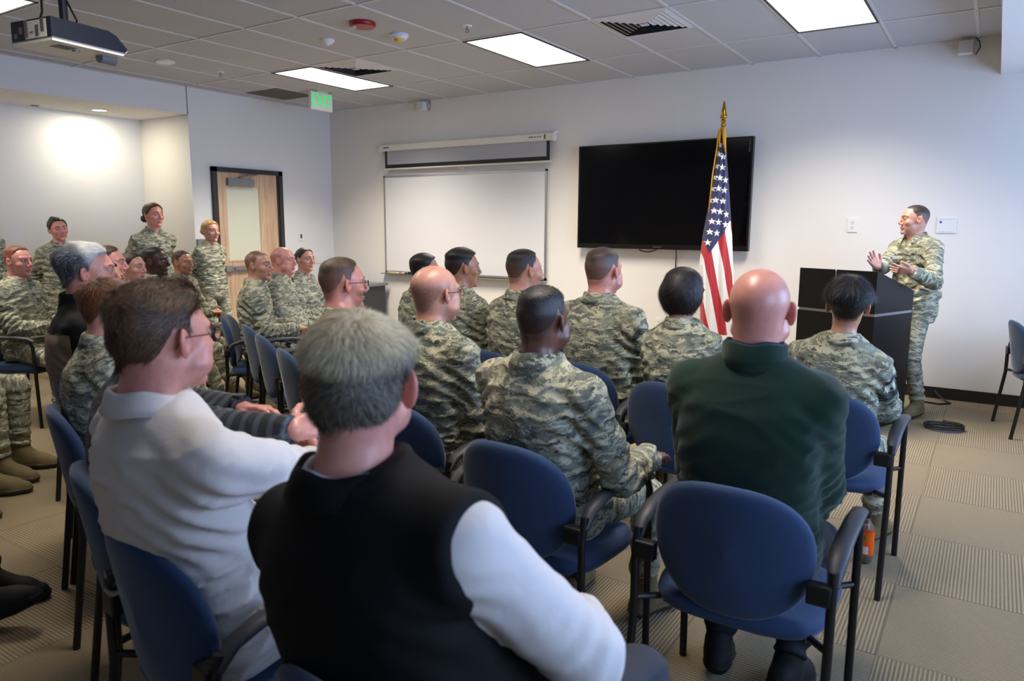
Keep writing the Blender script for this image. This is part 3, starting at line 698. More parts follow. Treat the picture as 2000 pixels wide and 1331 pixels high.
def hair_g(q, line, seed=0):
    az = np.degrees(np.arctan2(np.abs(q[:, 0]), q[:, 1]+.012)); x, z = HAIRLINE[line]
    return q[:, 2]-np.interp(az, x, z).astype(F32)+.003*wn(q, 90, seed+5, 3)
def hair_th(q, hs, seed):
    """hair thickness over the scalp; negative where there is none"""
    st = hs['style']; g = hair_g(q, hs.get('line', 'male'), seed); top = sstep(q[:, 2], hs.get('z0', .03), hs.get('z1', .09))
    side = hs.get('side', .003); T = side+(hs.get('top', .012)-side)*top
    if st == 'comb': T = T+.006*sstep(q[:, 1], .0, .07)*top+.005*wn(q*A3(1, .35, 1), 75, seed, 3)*.6
    if st == 'wavy': T = T+.005*wn(q, 60, seed, 4)+.004*sstep(-q[:, 1], .0, .09)
    if st == 'pixie': T = T+.012*sstep(-q[:, 1], -.02, .08)*sstep(q[:, 2], -.02, .04)+.002*wn(q, 60, seed, 3)
    if st == 'bob': T = T+.014*sstep(-q[:, 1], -.02, .08)*sstep(-q[:, 2], -.08, .0)+.002*wn(q, 70, seed, 3)
    return -.004+(T+.004)*sstep(g, -.003, hs.get('fade', .012))
def hair_fn(q, h, hs, seed):
    d = head_base(q, h)-hair_th(q, hs, seed)
    if hs['style'] == 'bob': # lower volume covering the ears and nape
        b = ell(q, (0, -.025, -.012), (.098, .098, .096)); b = smax(b, -(q[:, 2]+.085+.01*wn(q, 50, seed, 2)*.5), .012)
        b = smax(b, q[:, 1]-.035-.25*(q[:, 2]+.0), .02); d = smin(d, b+.0015*wn(q*A3(1, 1, .15), 220, seed+3, 3), .02)
    if 'bun' in hs:
        bx, by, bz, br = hs['bun']; d = smin(d, ell(q, (bx, by, bz), (br, br*.75, br*.9))+.0022*np.sin(55*np.arctan2(q[:, 2]-bz, q[:, 0]-bx)*.2+260*np.linalg.norm(q-A3(bx, by, bz), axis=1)), .010)
    if hs['style'] == 'slick': d = d+.0009*np.sin(900*np.abs(q[:, 0]))*sstep(q[:, 2], .0, .05)
    return d
skinm = None
def get_skin():
    t = NT('skin'); a = t.node('ShaderNodeAttribute', attribute_name='Col')
    tc = t.node('ShaderNodeTexCoord'); n = t.node('ShaderNodeTexNoise', ins={'Vector': tc.outputs['Object'], 'Scale': 35.0, 'Detail': 4.0})
    f = t.math('MULTIPLY', t.math('ABSOLUTE', t.math('SUBTRACT', n.outputs[0], .5)), .9)
    c = t.mix(f, a.outputs['Color'], (.30, .07, .05), 'MIX')
    n2 = t.node('ShaderNodeTexNoise', ins={'Vector': tc.outputs['Object'], 'Scale': 420.0, 'Detail': 2.0}); t.bump(n2.outputs[0], .15, .0006)
    t.set(Base_Color=c, Roughness=.40, Coat_Weight=.12, Coat_Roughness=.25, Subsurface_Weight=.08, Subsurface_Scale=.01); t.b.inputs['Subsurface Radius'].default_value = (1, .3, .15)
    return t.m
M['skin'] = get_skin()
M['hair'] = vcol_mat('hair', .42, spec=.5)
def hairshell_mat():
    t = NT('hair_base'); a = t.node('ShaderNodeAttribute', attribute_name='Col'); tc = t.node('ShaderNodeTexCoord')
    mp = t.node('ShaderNodeMapping', ins={'Vector': tc.outputs['Object'], 'Scale': (1, 1, .25)})
    n = t.node('ShaderNodeTexNoise', ins={'Vector': mp.outputs[0], 'Scale': 520.0, 'Detail': 2.0}); t.bump(n.outputs[0], .6, .0015)
    c = t.mix(n.outputs[0], a.outputs['Color'], (.0, .0, .0)); c = t.mix(.6, c, a.outputs['Color'])
    return t.set(Base_Color=c, Roughness=.45)
M['hairs'] = hairshell_mat()
def camo():
    t = NT('camouflage_cloth'); at = t.node('ShaderNodeAttribute', attribute_name='rest')
    sn = t.node('ShaderNodeVectorMath', operation='SNAP', ins={0: at.outputs['Vector'], 1: (.0028, .0028, .0028)})
    wv = t.node('ShaderNodeTexNoise', ins={'Vector': sn.outputs[0], 'Scale': 14.0, 'Detail': 3.0})
    wz = t.node('ShaderNodeVectorMath', operation='SCALE', ins={0: wv.outputs['Color'], 'Scale': .06})
    ad = t.node('ShaderNodeVectorMath', operation='ADD', ins={0: sn.outputs[0], 1: wz.outputs[0]})
    def layer(sc_, sx, sz, off):
        mp = t.node('ShaderNodeMapping', ins={'Vector': ad.outputs[0], 'Scale': (sx, sx, sz), 'Location': (off, off*2, off)})
        return t.node('ShaderNodeTexNoise', ins={'Vector': mp.outputs[0], 'Scale': sc_, 'Detail': 4.5, 'Roughness': .62, 'Distortion': .5}).outputs[0]
    a, b, c = layer(8.5, .9, 2.3, 3.1), layer(15, .7, 3.2, 9.7), layer(26, .55, 3.0, 17.3)
    base = t.ramp(a, [(0, lin((104, 108, 100))), (.44, lin((122, 126, 108))), (.53, lin((146, 146, 128))), (.60, lin((110, 113, 106)))], 'CONSTANT')
    lt = t.math('GREATER_THAN', b, .535); o = t.mix(lt, base, lin((184, 179, 152)))
    dk = t.math('GREATER_THAN', c, .59); o = t.mix(dk, o, lin((74, 78, 70)))
    d2 = t.math('GREATER_THAN', layer(34, .5, 2.6, 31.), .60); o = t.mix(d2, o, lin((180, 176, 152)))
    tc = t.node('ShaderNodeTexCoord'); n = t.node('ShaderNodeTexNoise', ins={'Vector': tc.outputs['Object'], 'Scale': 26.0, 'Detail': 5.0, 'Distortion': .8})
    t.bump(n.outputs[0], .35, .012)
    t.b.inputs['Specular IOR Level'].default_value = .2
    return t.set(Base_Color=o, Roughness=.85)
M['camo'] = camo()
def cloth(name, c, bs=.3, scale=22., rough=.85, sheen=0.0, fine=0.0, dist=.012):
    t = NT(name); tc = t.node('ShaderNodeTexCoord'); n = t.node('ShaderNodeTexNoise', ins={'Vector': tc.outputs['Object'], 'Scale': scale, 'Detail': 4.0, 'Distortion': .9})
    hh = n.outputs[0]
    if fine:
        n2 = t.node('ShaderNodeTexNoise', ins={'Vector': tc.outputs['Object'], 'Scale': 600.0, 'Detail': 2.0}); hh = t.math('ADD', hh, t.math('MULTIPLY', n2.outputs[0], fine))
    t.bump(hh, bs, dist); t.b.inputs['Specular IOR Level'].default_value = .25
    if sheen: t.set(Sheen_Weight=sheen)
    return t.set(Base_Color=(*lin(c), 1), Roughness=rough)
M['whiteshirt'] = cloth('white_shirt_cotton', (212, 206, 202), .22, 14.)
M['vest'] = cloth('black_softshell', (10, 10, 12), .18, 9., .8)
M['fleece'] = cloth('dark_green_fleece', (12, 40, 29), .25, 12., .95, .2, .12)
M['navycol'] = cloth('navy_collar', (22, 34, 62), .2, 12.)
M['blackj'] = cloth('black_jacket', (18, 18, 20), .3, 12.)
M['tanj'] = cloth('tan_coat', (132, 118, 104), .3, 12.)
M['greyp'] = cloth('grey_trousers', (62, 64, 72), .25, 10.)
M['darkp'] = cloth('dark_trousers', (26, 27, 34), .25, 10.)
M['jeans'] = cloth('blue_jeans', (48, 66, 100), .3, 20., fine=.1)
M['tee'] = cloth('sand_undershirt', (150, 140, 112), .2)
M['wtee'] = cloth('white_collar', (214, 218, 228), .15)
def plaid():
    t = NT('dark_plaid_flannel'); at = t.node('ShaderNodeAttribute', attribute_name='rest'); s = t.node('ShaderNodeSeparateXYZ', ins={0: at.outputs['Vector']})
    u = t.math('GREATER_THAN', t.math('FRACT', t.math('MULTIPLY', s.outputs[2], 24.0)), .6); ang = t.math('ADD', s.outputs[0], t.math('MULTIPLY', s.outputs[1], .8))
    v = t.math('GREATER_THAN', t.math('FRACT', t.math('MULTIPLY', ang, 24.0)), .6)
    c = t.mix(t.math('MULTIPLY', t.math('ADD', u, v), .5), lin((38, 40, 46)), lin((88, 92, 102))); return t.set(Base_Color=c, Roughness=.9)
M['plaid'] = plaid()
M['boot'] = vcol_mat('boot_leather', .75, bumps=.4, spec=.3, bscale=160)
M['insig'] = mat('insignia_thread', (38, 44, 50), .8); M['insl'] = mat('insignia_light', (176, 178, 160), .8)
M['rims'] = mat('spectacle_metal', (40, 38, 40), .3, .8)
M['lensg'] = mat('spectacle_lens', (250, 250, 252), .02, trans=1)
SKIN = {'fair': (206, 150, 128), 'pink': (212, 146, 130), 'tan': (176, 124, 94), 'olive': (190, 140, 112), 'brown': (104, 66, 50), 'dark': (62, 38, 32)}
ZT = [-.16, -.08, 0, .08, .17, .27, .36, .44, .50, .545, .58, .64]
WT = [.150, .180, .186, .178, .172, .180, .190, .186, .160, .112, .072, .050]
DT = [.105, .128, .130, .122, .118, .122, .125, .116, .098, .078, .064, .045]
class Person:
    def __init__(s, label, head, top, look, body=None, sit=True, lean=7, sc_=None, group='seated audience', hs=1.0, arms='thigh', fat=0, sw=1.0, skin='fair', h=None, hair=None, outfit='camo',
                 pitch=0, roll=0, res=1.0, legs='sit', cat='person', hunch=1.0, strands=0, glasses=False, rank=None, seed=0, side=0, hf=0, tapes=False, hands=True, tee=False, chairlab=None, chair=True, cdx=0, collar=True, neck=1.0, headdz=0, female=False, extra=None, seatat=None):
        s.__dict__.update({k_: v_ for k_, v_ in locals().items() if k_ != 's'}); s.h = h or {}; s.seed = seed
        P0 = px(*head) if len(head) == 3 else np.array(head)
        if body is None: body = look
        s.rz = math.radians(body); s.yaw = math.radians(look-body)
        if seatat is not None:
            S0 = (P0[2]-.545)/(.575+.24); dv = np.array(P0[:2])-np.array(seatat); c, sn = math.cos(s.rz), math.sin(s.rz); lx, ly = c*dv[0]+sn*dv[1], -sn*dv[0]+c*dv[1]
            lean = -math.degrees(math.asin(np.clip((ly-.045*S0)/(.575*S0), -.25, .3))); side = math.degrees(math.asin(np.clip(lx/(.67*S0), -.2, .2)))
        L = math.radians(lean)
        hd_ = .125+.115*hs+headdz+(.016 if female else 0)
        if sc_ is None: sc_ = (top-.545)/(.575*math.cos(L)+hd_) if sit else top/(.93+.575*math.cos(L)+hd_)
        s.s = S = sc_; s.hz = .545 if sit else .93*S
        s.P = np.array([0, 0, s.hz]); sd = math.radians(side)
        s.U = unit([math.sin(sd), -math.sin(L), math.cos(L)]); s.R = unit(np.cross([0, 1, 0], s.U)); s.Fw = np.cross(s.U, s.R)
        s.N = s.P+s.U*.575*S
        if female: headdz += .016; s.headdz = headdz
        s.hc = s.N+np.array([0, .045+hf, .125+headdz])*S+np.array([s.U[0]*.1, 0, 0])
        cy, sy = math.cos(s.yaw), math.sin(s.yaw); cp, sp_ = math.cos(math.radians(pitch)), math.sin(math.radians(pitch)); cr, sr = math.cos(math.radians(roll)), math.sin(math.radians(roll))
        Rz = np.array([[cy, -sy, 0], [sy, cy, 0], [0, 0, 1]]); Rx = np.array([[1, 0, 0], [0, cp, -sp_], [0, sp_, cp]]); Ry = np.array([[cr, 0, sr], [0, 1, 0], [-sr, 0, cr]])
        s.HR = (Rz @ Rx @ Ry).astype(F32); s.hS = S*hs
        c, sn = math.cos(s.rz), math.sin(s.rz); s.RW = np.array([[c, -sn, 0], [sn, c, 0], [0, 0, 1]])
        s.org = P0-s.RW @ s.hc; s.org[2] = 0
        s.shoulder = {k: s.P+s.U*((.452 if female else .470)-.02*(sw-1))*S+s.R*k*(.152 if female else .166)*S*sw for k in (-1, 1)}
        s.build()
    def q(s, p): return ((p-s.hc.astype(F32)) @ s.HR)/F32(s.hS)
    def tq(s, p):
        d = p-s.P.astype(F32); S = F32(s.s); return np.stack([d @ s.R.astype(F32), d @ s.Fw.astype(F32), d @ s.U.astype(F32)], 1)/S
    def torso(s, p, grow=0.0):
        t = s.tq(p); z = t[:, 2]; f = s.fat; hb = s.hunch
        belly = np.exp(-((z-.10)/.13)**2)
        wf = .93 if s.female else 1
        w = np.interp(z, ZT, WT)*(1+.12*f*belly)*wf+grow; d = np.interp(z, ZT, DT)*(1+.28*f*belly)+grow
        yo = np.interp(z, [0, .15, .3, .45, .55, .62], [0, -.012, -.022, -.016, .004, .02])*hb+.03*f*belly
        if s.female: d = d+.018*np.exp(-((z-.34)/.06)**2)*(t[:, 1] > 0)
        x = np.abs(t[:, 0])/w; y = np.abs(t[:, 1]-yo)/d
        e = (x**2.5+y**2.5)**.4
        r = (e-1)*np.minimum(w, d)*.85
        return (r*s.s).astype(F32), t
    def arms_sdf(s, p, g=0.0, cut=0.0):
        S = s.s; o = None; parts = []
        k_ = .92 if s.female else 1
        for k in (-1, 1):
            sh, el, wr = s.shoulder[k], s.elbow[k], s.wrist[k]
            u = cap(p, sh, el, (.058+g)*S*k_, (.050+g)*S*k_); f = cap(p, el, wr, (.050+g)*S*k_, (.036+g)*S*k_)
            dr = unit(wr-el).astype(F32); f = smax(f, (p-(wr-dr*cut).astype(F32)) @ dr, .004)
            parts += [u, f]
        return parts
    def wrinkle(s, p, t, parts, amp):
        S = s.s; sd = s.seed; W = np.zeros(len(p), F32)
        n = wn(t*A3(1, 1, 2.4), 26, sd+1, 4); W += amp*.0042*(1-np.abs(n))**2
        n2 = wn(t*A3(1, 1, 3.2), 30, sd+2, 3); W += amp*.008*(1-np.abs(n2))**2*np.exp(-((t[:, 2]-.10)/.12)**2)
        i = 0
        for k in (-1, 1):
            el = s.elbow[k].astype(F32); de = np.linalg.norm(p-el, axis=1); ax = unit(s.wrist[k]-s.shoulder[k]).astype(F32)
            fr = np.sin((p @ ax)*150/S+2.2*wn(p, 18, sd+7+k, 3)+k); near = np.exp(-(de/.10)**2)
            W += amp*.0055*near*fr
            armp = (s.shoulder[k]-np.array([0, 0, .10])*S-s.R*k*.02).astype(F32)
            W += amp*.005*np.exp(-(np.linalg.norm(p-armp, axis=1)/.11)**2)*np.sin((p @ unit([k*.7, .3, 1]).astype(F32))*130+2*wn(p, 20, sd+9, 3))
        return W
    def skin_cols(s, v, n):
        q = s.q(v); h = s.h; base = np.array(lin(SKIN[s.skin])); C = np.tile(base, (len(v), 1)); ax = np.abs(q[:, 0])
        dk = s.skin in ('brown', 'dark')
        def mixc(m, c):
            nonlocal C; C = C*(1-m[:, None])+np.array(c)[None]*m[:, None]
        face = sstep(q[:, 1], .03, .06)*(q[:, 2] > -.13)*(q[:, 2] < .12)
        red = base*np.array([1.0, .62, .58])
        mixc(.30*np.exp(-((ax-.042)**2+(q[:, 2]+.028)**2)/.02**2)*face, red); mixc(.3*np.exp(-((ax)**2+(q[:, 2]+.03)**2)/.014**2)*face, red)
        mixc(.5*sstep(ax, .074*h.get('w', 1), .086)*(np.abs(q[:, 2]) < .05), red)
        if not s.female: mixc(.22*sstep(-q[:, 2], .035, .06)*sstep(q[:, 1], .0, .03)*(q[:, 2] > -.12), base*.55+.02)
        lp = np.exp(-np.maximum(0, (ax/.0215)**2+((q[:, 2]+.064)/.0105)**2-1)*6)*(q[:, 1] > .07)
        lipc = base*np.array([.85, .45, .45]) if not s.female else base*np.array([.9, .38, .40]); mixc(.62*lp, lipc)
        mixc(.85*(ax < .021)*np.exp(-((q[:, 2]+.064)/.0016)**2)*(q[:, 1] > .07), base*.12)
        # eye region
        ex_ = ax-.031; ez = q[:, 2]-.0085; fr = q[:, 1] > .045
        mixc(.35*np.exp(-(ex_**2/.02**2+ez**2/.012**2))*fr, base*.5)
        al = (ex_/.0150)**2+(ez/.0060)**2
        dark = np.array([.02, .013, .01]); mixc(.9*(np.exp(-(np.abs(al-1)/.35)**2))*(ez > -.001)*fr, dark)
        mixc(.9*(al < .9)*fr, (.34, .32, .30)); mixc(1.0*(al < 1.1)*(ex_**2+ez**2 < .0060**2)*fr, (.035, .03, .025))
        bc = np.array(lin(s.hair.get('brow', s.hair.get('c', (50, 38, 30))))) if s.hair else np.array(lin((70, 55, 45)))
        bz = .0285+.005*np.sin(np.clip((ax-.012)/.04, 0, 1)*2.6); bw = .0054-.0020*np.clip((ax-.03)/.02, 0, 1)
        mixc((.5 if dk else .8)*np.exp(-((q[:, 2]-bz)/bw)**4)*sstep(ax, .010, .015)*(1-sstep(ax, .045, .053))*fr*(1 if not s.h.get('faintbrow') else .5), bc*.55)
        # nostrils
        mixc(.8*np.exp(-(((ax-.006)/.004)**2+((q[:, 2]+.041)/.0035)**2+((q[:, 1]-.104)/.01)**2)), base*.1)
        sb = s.hair.get('stubble') if s.hair else None
        if sb:
            g = hair_g(q, sb.get('line', 'male'), s.seed); m = sstep(g, -.004, .016)*sb['a']*(q[:, 2] > -.09)
            if 'crown' in sb: m = m*(1-sstep(q[:, 2], sb['crown'], sb['crown']+.04))
            m = m*(1-sstep(ax, .079*h.get('w', 1), .083)*(q[:, 2] < .035))
            mixc(m*(.85+.15*wn(q, 700, 3, 3)), np.array(lin(sb['c'])))
        # below the head: neck a little darker/redder, hands redder at knuckles
        return np.clip(C, 0, 1)
    def build(s):
        S = s.s; H_ = s.hands
        # ---- joints
        L1, L2 = .295*S, .262*S; s.elbow, s.wrist, s.handF, s.handN, s.curl = {}, {}, {}, {}, {}
        hz = s.hz
        A = s.arms if isinstance(s.arms, dict) else {k: s.arms for k in (-1, 1)}
        for k in (-1, 1):
            a = A[k]; sh = s.shoulder[k]
            if isinstance(a, str):
                if a == 'thigh': w, hint, F, N, cu = (k*.15, .30, hz+.135), (k*.6, -.5, -1), (-k*.25, 1, -.15), (0, 0, -1), 'relaxed'
                elif a == 'lap': w, hint, F, N, cu = (k*.10, .24, hz+.14), (k*.7, -.6, -1), (-k*.75, .75, -.05), (0, .0, -1), 'relaxed'
                elif a == 'clasp': w, hint, F, N, cu = (k*.085, .27+.01*k, hz+.18), (k*.8, -.5, -1), (-k*.8, .6, -.05), (-k*.3, .1, -1 if k > 0 else -.6), 'clasp'
                elif a == 'cross': w, hint, F, N, cu = (-k*.03, .34, hz+.27+.025*k), (k*1.0, .5, -.25), (-k, .1, .15), (0, -1, 0), 'relaxed'
                elif a == 'behind': w, hint, F, N, cu = (k*.03, -.17, hz+.04), (k, -.6, -.2), (-k*.7, -.1, -.6), (0, 1, 0), 'relaxed'
                elif a == 'side': w, hint, F, N, cu = (k*.26, .06, hz-.10), (k*.2, -1, -.2), (0, .1, -1), (-k, 0, 0), 'relaxed'
                elif a == 'rest': w, hint, F, N, cu = (k*.25, .20, .70), (k*.5, -.8, -.8), (-k*.1, 1, -.05), (0, 0, -1), 'relaxed'
                elif a == 'knees': w, hint, F, N, cu = (k*.06+.02, .42, hz+.16), (k*1, -.2, -1), (-k*.6, .8, -.1), (-k*.8, .0, -.4), 'clasp'
                elif a == 'outk': w, hint, F, N, cu = (k*.17, .38, hz+.16), (k*1.2, -.2, -.6), (-k*.8, .6, -.1), (0, 0, -1), 'relaxed'
            else: w, hint, F, N, cu = a
            w = np.array(w, float)
            if len(w) == 4: w = s.RW.T @ (px(*w[:3])-s.org)
            if isinstance(a, str) and a not in ('thigh', 'rest'): w[:2] *= S
            e, w = ik(sh, w, L1, L2, hint); s.elbow[k], s.wrist[k] = e, w
            F = unit(F); N = np.array(N, float); N = unit(N-F*(N @ F)); s.handF[k], s.handN[k], s.curl[k] = F, N, cu
        s.hip = {k: s.P+s.R*k*.088*S+np.array([0, .01, -.005]) for k in (-1, 1)}; s.knee, s.ankle, s.toe = {}, {}, {}
        LG = s.legs if isinstance(s.legs, dict) else {k: s.legs for k in (-1, 1)}
        for k in (-1, 1):
            a = LG[k]
            if a == 'sit': an, hint, toe = (k*.15, .40*S+.02*k, .10), (k*.1, 1, .8), (k*.25, 1, 0)
            elif a == 'fwd': an, hint, toe = (k*.13, .58*S, .10), (k*.1, 1, 1), (k*.3, 1, .1)
            elif a == 'tuck': an, hint, toe = (k*.11, .16, .12), (k*.1, 1, .5), (k*.2, 1, -.25)
            elif a == 'stand': an, hint, toe = (k*.12, -.01, .10), (k*.1, 1, 0), (k*.3, 1, 0)
            elif a == 'cross': an, hint, toe = (-k*.17, .60*S, .42), (k*.3, .8, 1), (-k*.5, .9, .25)
            elif a == 'wide': an, hint, toe = (k*.24, .40*S, .10), (k*.4, 1, .8), (k*.4, 1, 0)
            else: an, hint, toe = a
            kn, an = ik(s.hip[k], an, .425*S, .415*S, hint); s.knee[k], s.ankle[k], s.toe[k] = kn, an, unit(toe)
        root = None
        res = s.res
        # ---- skin body (one mesh)
        Nb = s.N
        def fh(p):
            d = head_sdf(s.q(p), s.h)*F32(s.hS)
            a = (s.hc+(s.HR @ np.array([0, -.030, -.055], F32))*S).astype(F32); b = Nb+np.array([0, .005, -.02])*S
            nk = .056*s.neck*(.88 if s.female else 1)
            d = smin(d, cap(p, a, b, nk*S, (nk+.006)*S), .022*S)
            fr = (s.hc+(s.HR @ np.array([0, .02, -.085], F32))*S)
            d = smin(d, cap(p, fr, Nb+np.array([0, .045, -.03])*S, .030*S, .030*S), .03*S)
            if s.h.get('fat', 0) > .7: d = smin(d, cap(p, fr+np.array([0, .01, -.0])*S, fr+np.array([0, .0, -.02])*S, .04*S, .045*S), .03*S)
            d = smin(d, cap(p, Nb+np.array([0, .005, -.02])*S, Nb-s.U*.09*S+np.array([0, .02, .0])*S, .058*S, .066*S), .03*S)
            return smax(d, Nb[2]-.09*S-p[:, 2], .01)
        c = s.hc; r_ = .135*s.hS
        lo = np.array([c[0]-r_, c[1]-r_-.02, Nb[2]-.10*S]); hi = np.array([c[0]+r_, c[1]+r_+.005, c[2]+.125*s.hS]); lo[:2] = np.minimum(lo[:2], Nb[:2]-.11*S); hi[:2] = np.maximum(hi[:2], Nb[:2]+.11*S)
        v, q = msdf(fh, lo, hi, .0029*res); Cc = s.skin_cols(v, None); VV, QQ, CC = [v], [q], [Cc]; nv = len(v)
        skinb = np.array(lin(SKIN[s.skin]))
        if s.skin in ('brown', 'dark'): pass
        for k in (-1, 1):
            fn = s.hand_fn(k); w = s.wrist[k]; F = s.handF[k]; cc = w+F*.07*S
            v, q = msdf(fn, cc-.135*S, cc+.135*S, (.0036 if H_ else .006)*max(1, res*.9), proj=1)
            VV.append(v); QQ.append(q+nv); nv += len(v)
            cs = np.tile(skinb, (len(v), 1)); kn = np.exp(-(np.abs((v-w.astype(F32)) @ F.astype(F32)-.09*S)/.012)**2)[:, None]
            CC.append(cs*(1-.25*kn)+.25*kn*skinb*np.array([1, .6, .55]))
        def fcore(p):
            t, tt = s.torso(p, -.03); t = smax(t, (-.06-tt[:, 2])*S, .02); t = smax(t, (p-s.N.astype(F32)) @ s.U.astype(F32)+.03, .01)
            for k in (-1, 1):
                t = smin(t, cap(p, s.shoulder[k], s.elbow[k], .042*S, .034*S), .03); t = smin(t, cap(p, s.elbow[k], s.wrist[k], .028*S, .016*S), .01)
                t = smin(t, cap(p, s.hip[k], s.knee[k], .065*S, .046*S), .03); t = smin(t, cap(p, s.knee[k], s.ankle[k], .046*S, .030*S), .01)
            return t
        pts = np.array([s.P, s.N]+[x[k] for x in (s.shoulder, s.elbow, s.wrist, s.hip, s.knee, s.ankle) for k in (-1, 1)])
        lo, hi = pts.min(0)-.16, pts.max(0)+.16
        v, q = msdf(fcore, lo, hi, .016, proj=0); VV.append(v); QQ.append(q+nv); CC.append(np.tile(skinb, (len(v), 1)))
        root = np_mesh('person', np.concatenate(VV), np.concatenate(QQ), np.concatenate(CC), [M['skin']])
        root.location = s.org; root.rotation_euler = (0, 0, s.rz); s.root = root
        tag(root, s.label, s.cat, s.group)
        # ---- hair
        if s.hair and s.hair.get('style') not in (None, 'none'): s.make_hair()
        # ---- clothes
        s.make_clothes()
        if s.glasses: s.make_glasses()
        if s.extra: s.extra(s)
    def hand_fn(s, k):
        S = s.s*(.92 if s.female else 1.0); w = s.wrist[k]; F = s.handF[k]; N = s.handN[k]; T = None
        # thumb side: for a right hand (k=1) palm down, fingers forward, thumb points to -x
        T = unit(np.cross(F, N))*k

        kind = s.curl[k]
        cu = {'relaxed': (.25, .4, .3), 'clasp': (.75, .9, .5), 'open': (.10, .18, .12), 'fist': (1.3, 1.5, 1.0), 'grasp': (.5, .7, .5)}[kind]
        pr_ = []
        fd_ = unit(s.wrist[k]-s.elbow[k]); pr_.append((w-fd_*.05*S, w+F*.012*S, .024*S, .026*S))
        sp_ = .10 if kind != 'open' else .16
        for i, (o, ln, r) in enumerate(((.031, .068, .0088), (.011, .076, .0092), (-.010, .070, .0087), (-.029, .055, .0077))):
            m = w+F*(.092-.004*abs(i-1))*S+T*o*S; d0 = unit(F+T*(1.2-i)*sp_)
            pr_.append((w+F*.018*S+T*o*.65*S, m, .0145*S, .0125*S))
            ang = 0; c_ = m; dd = d0
            for j, fr in enumerate((.46, .30, .24)):
                ang += cu[j]*(1+.08*i)*(.8+.1*((s.seed+i) % 3)); dd = d0*math.cos(ang)+N*math.sin(ang); e = c_+dd*ln*fr*S
                pr_.append((c_, e, r*S*(1-.08*j), r*S*(.93-.08*j))); c_ = e
        t0 = w+F*.022*S+T*.020*S+N*.006*S; d0 = unit(F*.62+T*.72+N*(.30 if kind != 'open' else .12)); d1 = unit(F*.88+T*.42+N*(.35 if kind != 'open' else .05)); d2 = unit(F*.98+T*.12+N*.35)
        a = t0+d0*.040*S; b = a+d1*.032*S; c = b+d2*.024*S
        th = [(t0, a, .0155*S, .0118*S), (a, b, .0112*S, .0098*S), (b, c, .0098*S, .0078*S)]
        def fn(p):
            d = None
            for i, (x, y, r1, r2) in enumerate(pr_):
                if i == 0: d = cap(p, x, y, r1, r2); continue
                pal = (i-1) % 4 == 0
                e = cap(p, x, y, r1, r2)
                d = smin(d, e, .012*S if pal else .0035*S)
            for j, (x, y, r1, r2) in enumerate(th): d = smin(d, cap(p, x, y, r1, r2), (.012 if j == 0 else .004)*S)
            return d
        return fn
    def make_hair(s):
        hs = s.hair; h = s.h; sd = s.seed
        fn = lambda p: hair_fn(s.q(p), h, hs, sd)*F32(s.hS)
        r = .165*s.hS if ('bun' in hs or hs['style'] in ('bob', 'pixie')) else .14*s.hS
        v, q = msdf(fn, s.hc-r, s.hc+r, .0034*s.res, lip=1.8)
        Q = s.q(v); th = hair_th(Q, hs, sd); dd = head_base(Q, h); keep = (dd > -.0006)
        if hs.get('noear', True): keep &= ~((np.abs(Q[:, 0]) > .07) & (np.abs(Q[:, 1]+.012) < .014) & (Q[:, 2] < .022) & (Q[:, 2] > -.03) & (dd < .006))
        kq = keep[q].any(1); q = q[kq]; us = np.unique(q); mp = -np.ones(len(v), int); mp[us] = np.arange(len(us)); v, q, Q = v[us], mp[q], Q[us]
        c1 = np.array(lin(hs['c'])); c2 = np.array(lin(hs.get('c2', hs['c']))); n = (.5+.5*wn(Q*A3(1, 1, .4), 120, sd, 4)).clip(0, 1)[:, None]
        def mixm(Q_):
            m = hs.get('mixf'); return m(Q_)[:, None] if m else 0
        base = c1*(1-n)+c2*n
        if hs.get('mixf'): m_ = mixm(Q); base = base*(1-m_)+np.array(lin(hs['c3']))*m_
        def fade(c_, Q_):
            if not hs.get('fz'): return c_
            m_ = (1-sstep(Q_[:, 2], -.03, .075))[:, None]*hs['fz']; return c_*(1-m_)+np.array(lin(SKIN[s.skin]))*.75*m_
        base = fade(base, Q)
        hair = np_mesh('hair', v, q, base*(.75 if s.strands else 1), [M['hairs']], s.root)
        if s.strands:
            rng = np.random.RandomState(sd+11); a, b, c = v[q[:, 0]], v[q[:, 1]], v[q[:, 2]]; ar = np.linalg.norm(np.cross(b-a, c-a), axis=1)
            f = rng.choice(len(q), s.strands, p=ar/ar.sum()); u = rng.rand(s.strands, 2, 1); p0 = a[f]+(b[f]-a[f])*u[:, 0]+(v[q[f, 3]]-a[f])*u[:, 1]
            nn = grad(fn, p0.astype(F32)); Q0 = s.q(p0.astype(F32)); th = hair_th(Q0, hs, sd); crown = A3(*hs.get('crown', (0.01, -.055, .115)))
            fl = Q0-crown; fl = fl @ s.HR.T
            if hs.get('sweep'): sw = A3(*hs['sweep']) @ s.HR.T; tp = sstep(Q0[:, 2], .03, .08)[:, None]; fl = fl/np.linalg.norm(fl, axis=1)[:, None]*(1-tp)+sw[None]*tp
            cl = wn(p0.astype(F32), 55, sd+21, 3)[:, None]; side_ = np.cross(fl, nn)
            fl = fl+side_/np.maximum(1e-6, np.linalg.norm(side_, axis=1))[:, None]*np.linalg.norm(fl, axis=1)[:, None]*(.55*cl+.28*rng.normal(size=(len(p0), 1)))
            fl = fl-nn*(fl*nn).sum(1)[:, None]; fl /= np.maximum(1e-6, np.linalg.norm(fl, axis=1))[:, None]
            lift = hs.get('lift', .5); ln = (np.clip(th, .002, .05)*hs.get('lenf', 1.3)+hs.get('len0', .002))*(.7+.6*rng.rand(len(p0))); ln = ln*s.hS
            K = 4; wd = hs.get('width', .0007); pts = []; p = p0-nn*.0015; dr = nn*lift+fl*(1-lift)+rng.normal(size=nn.shape)*.10
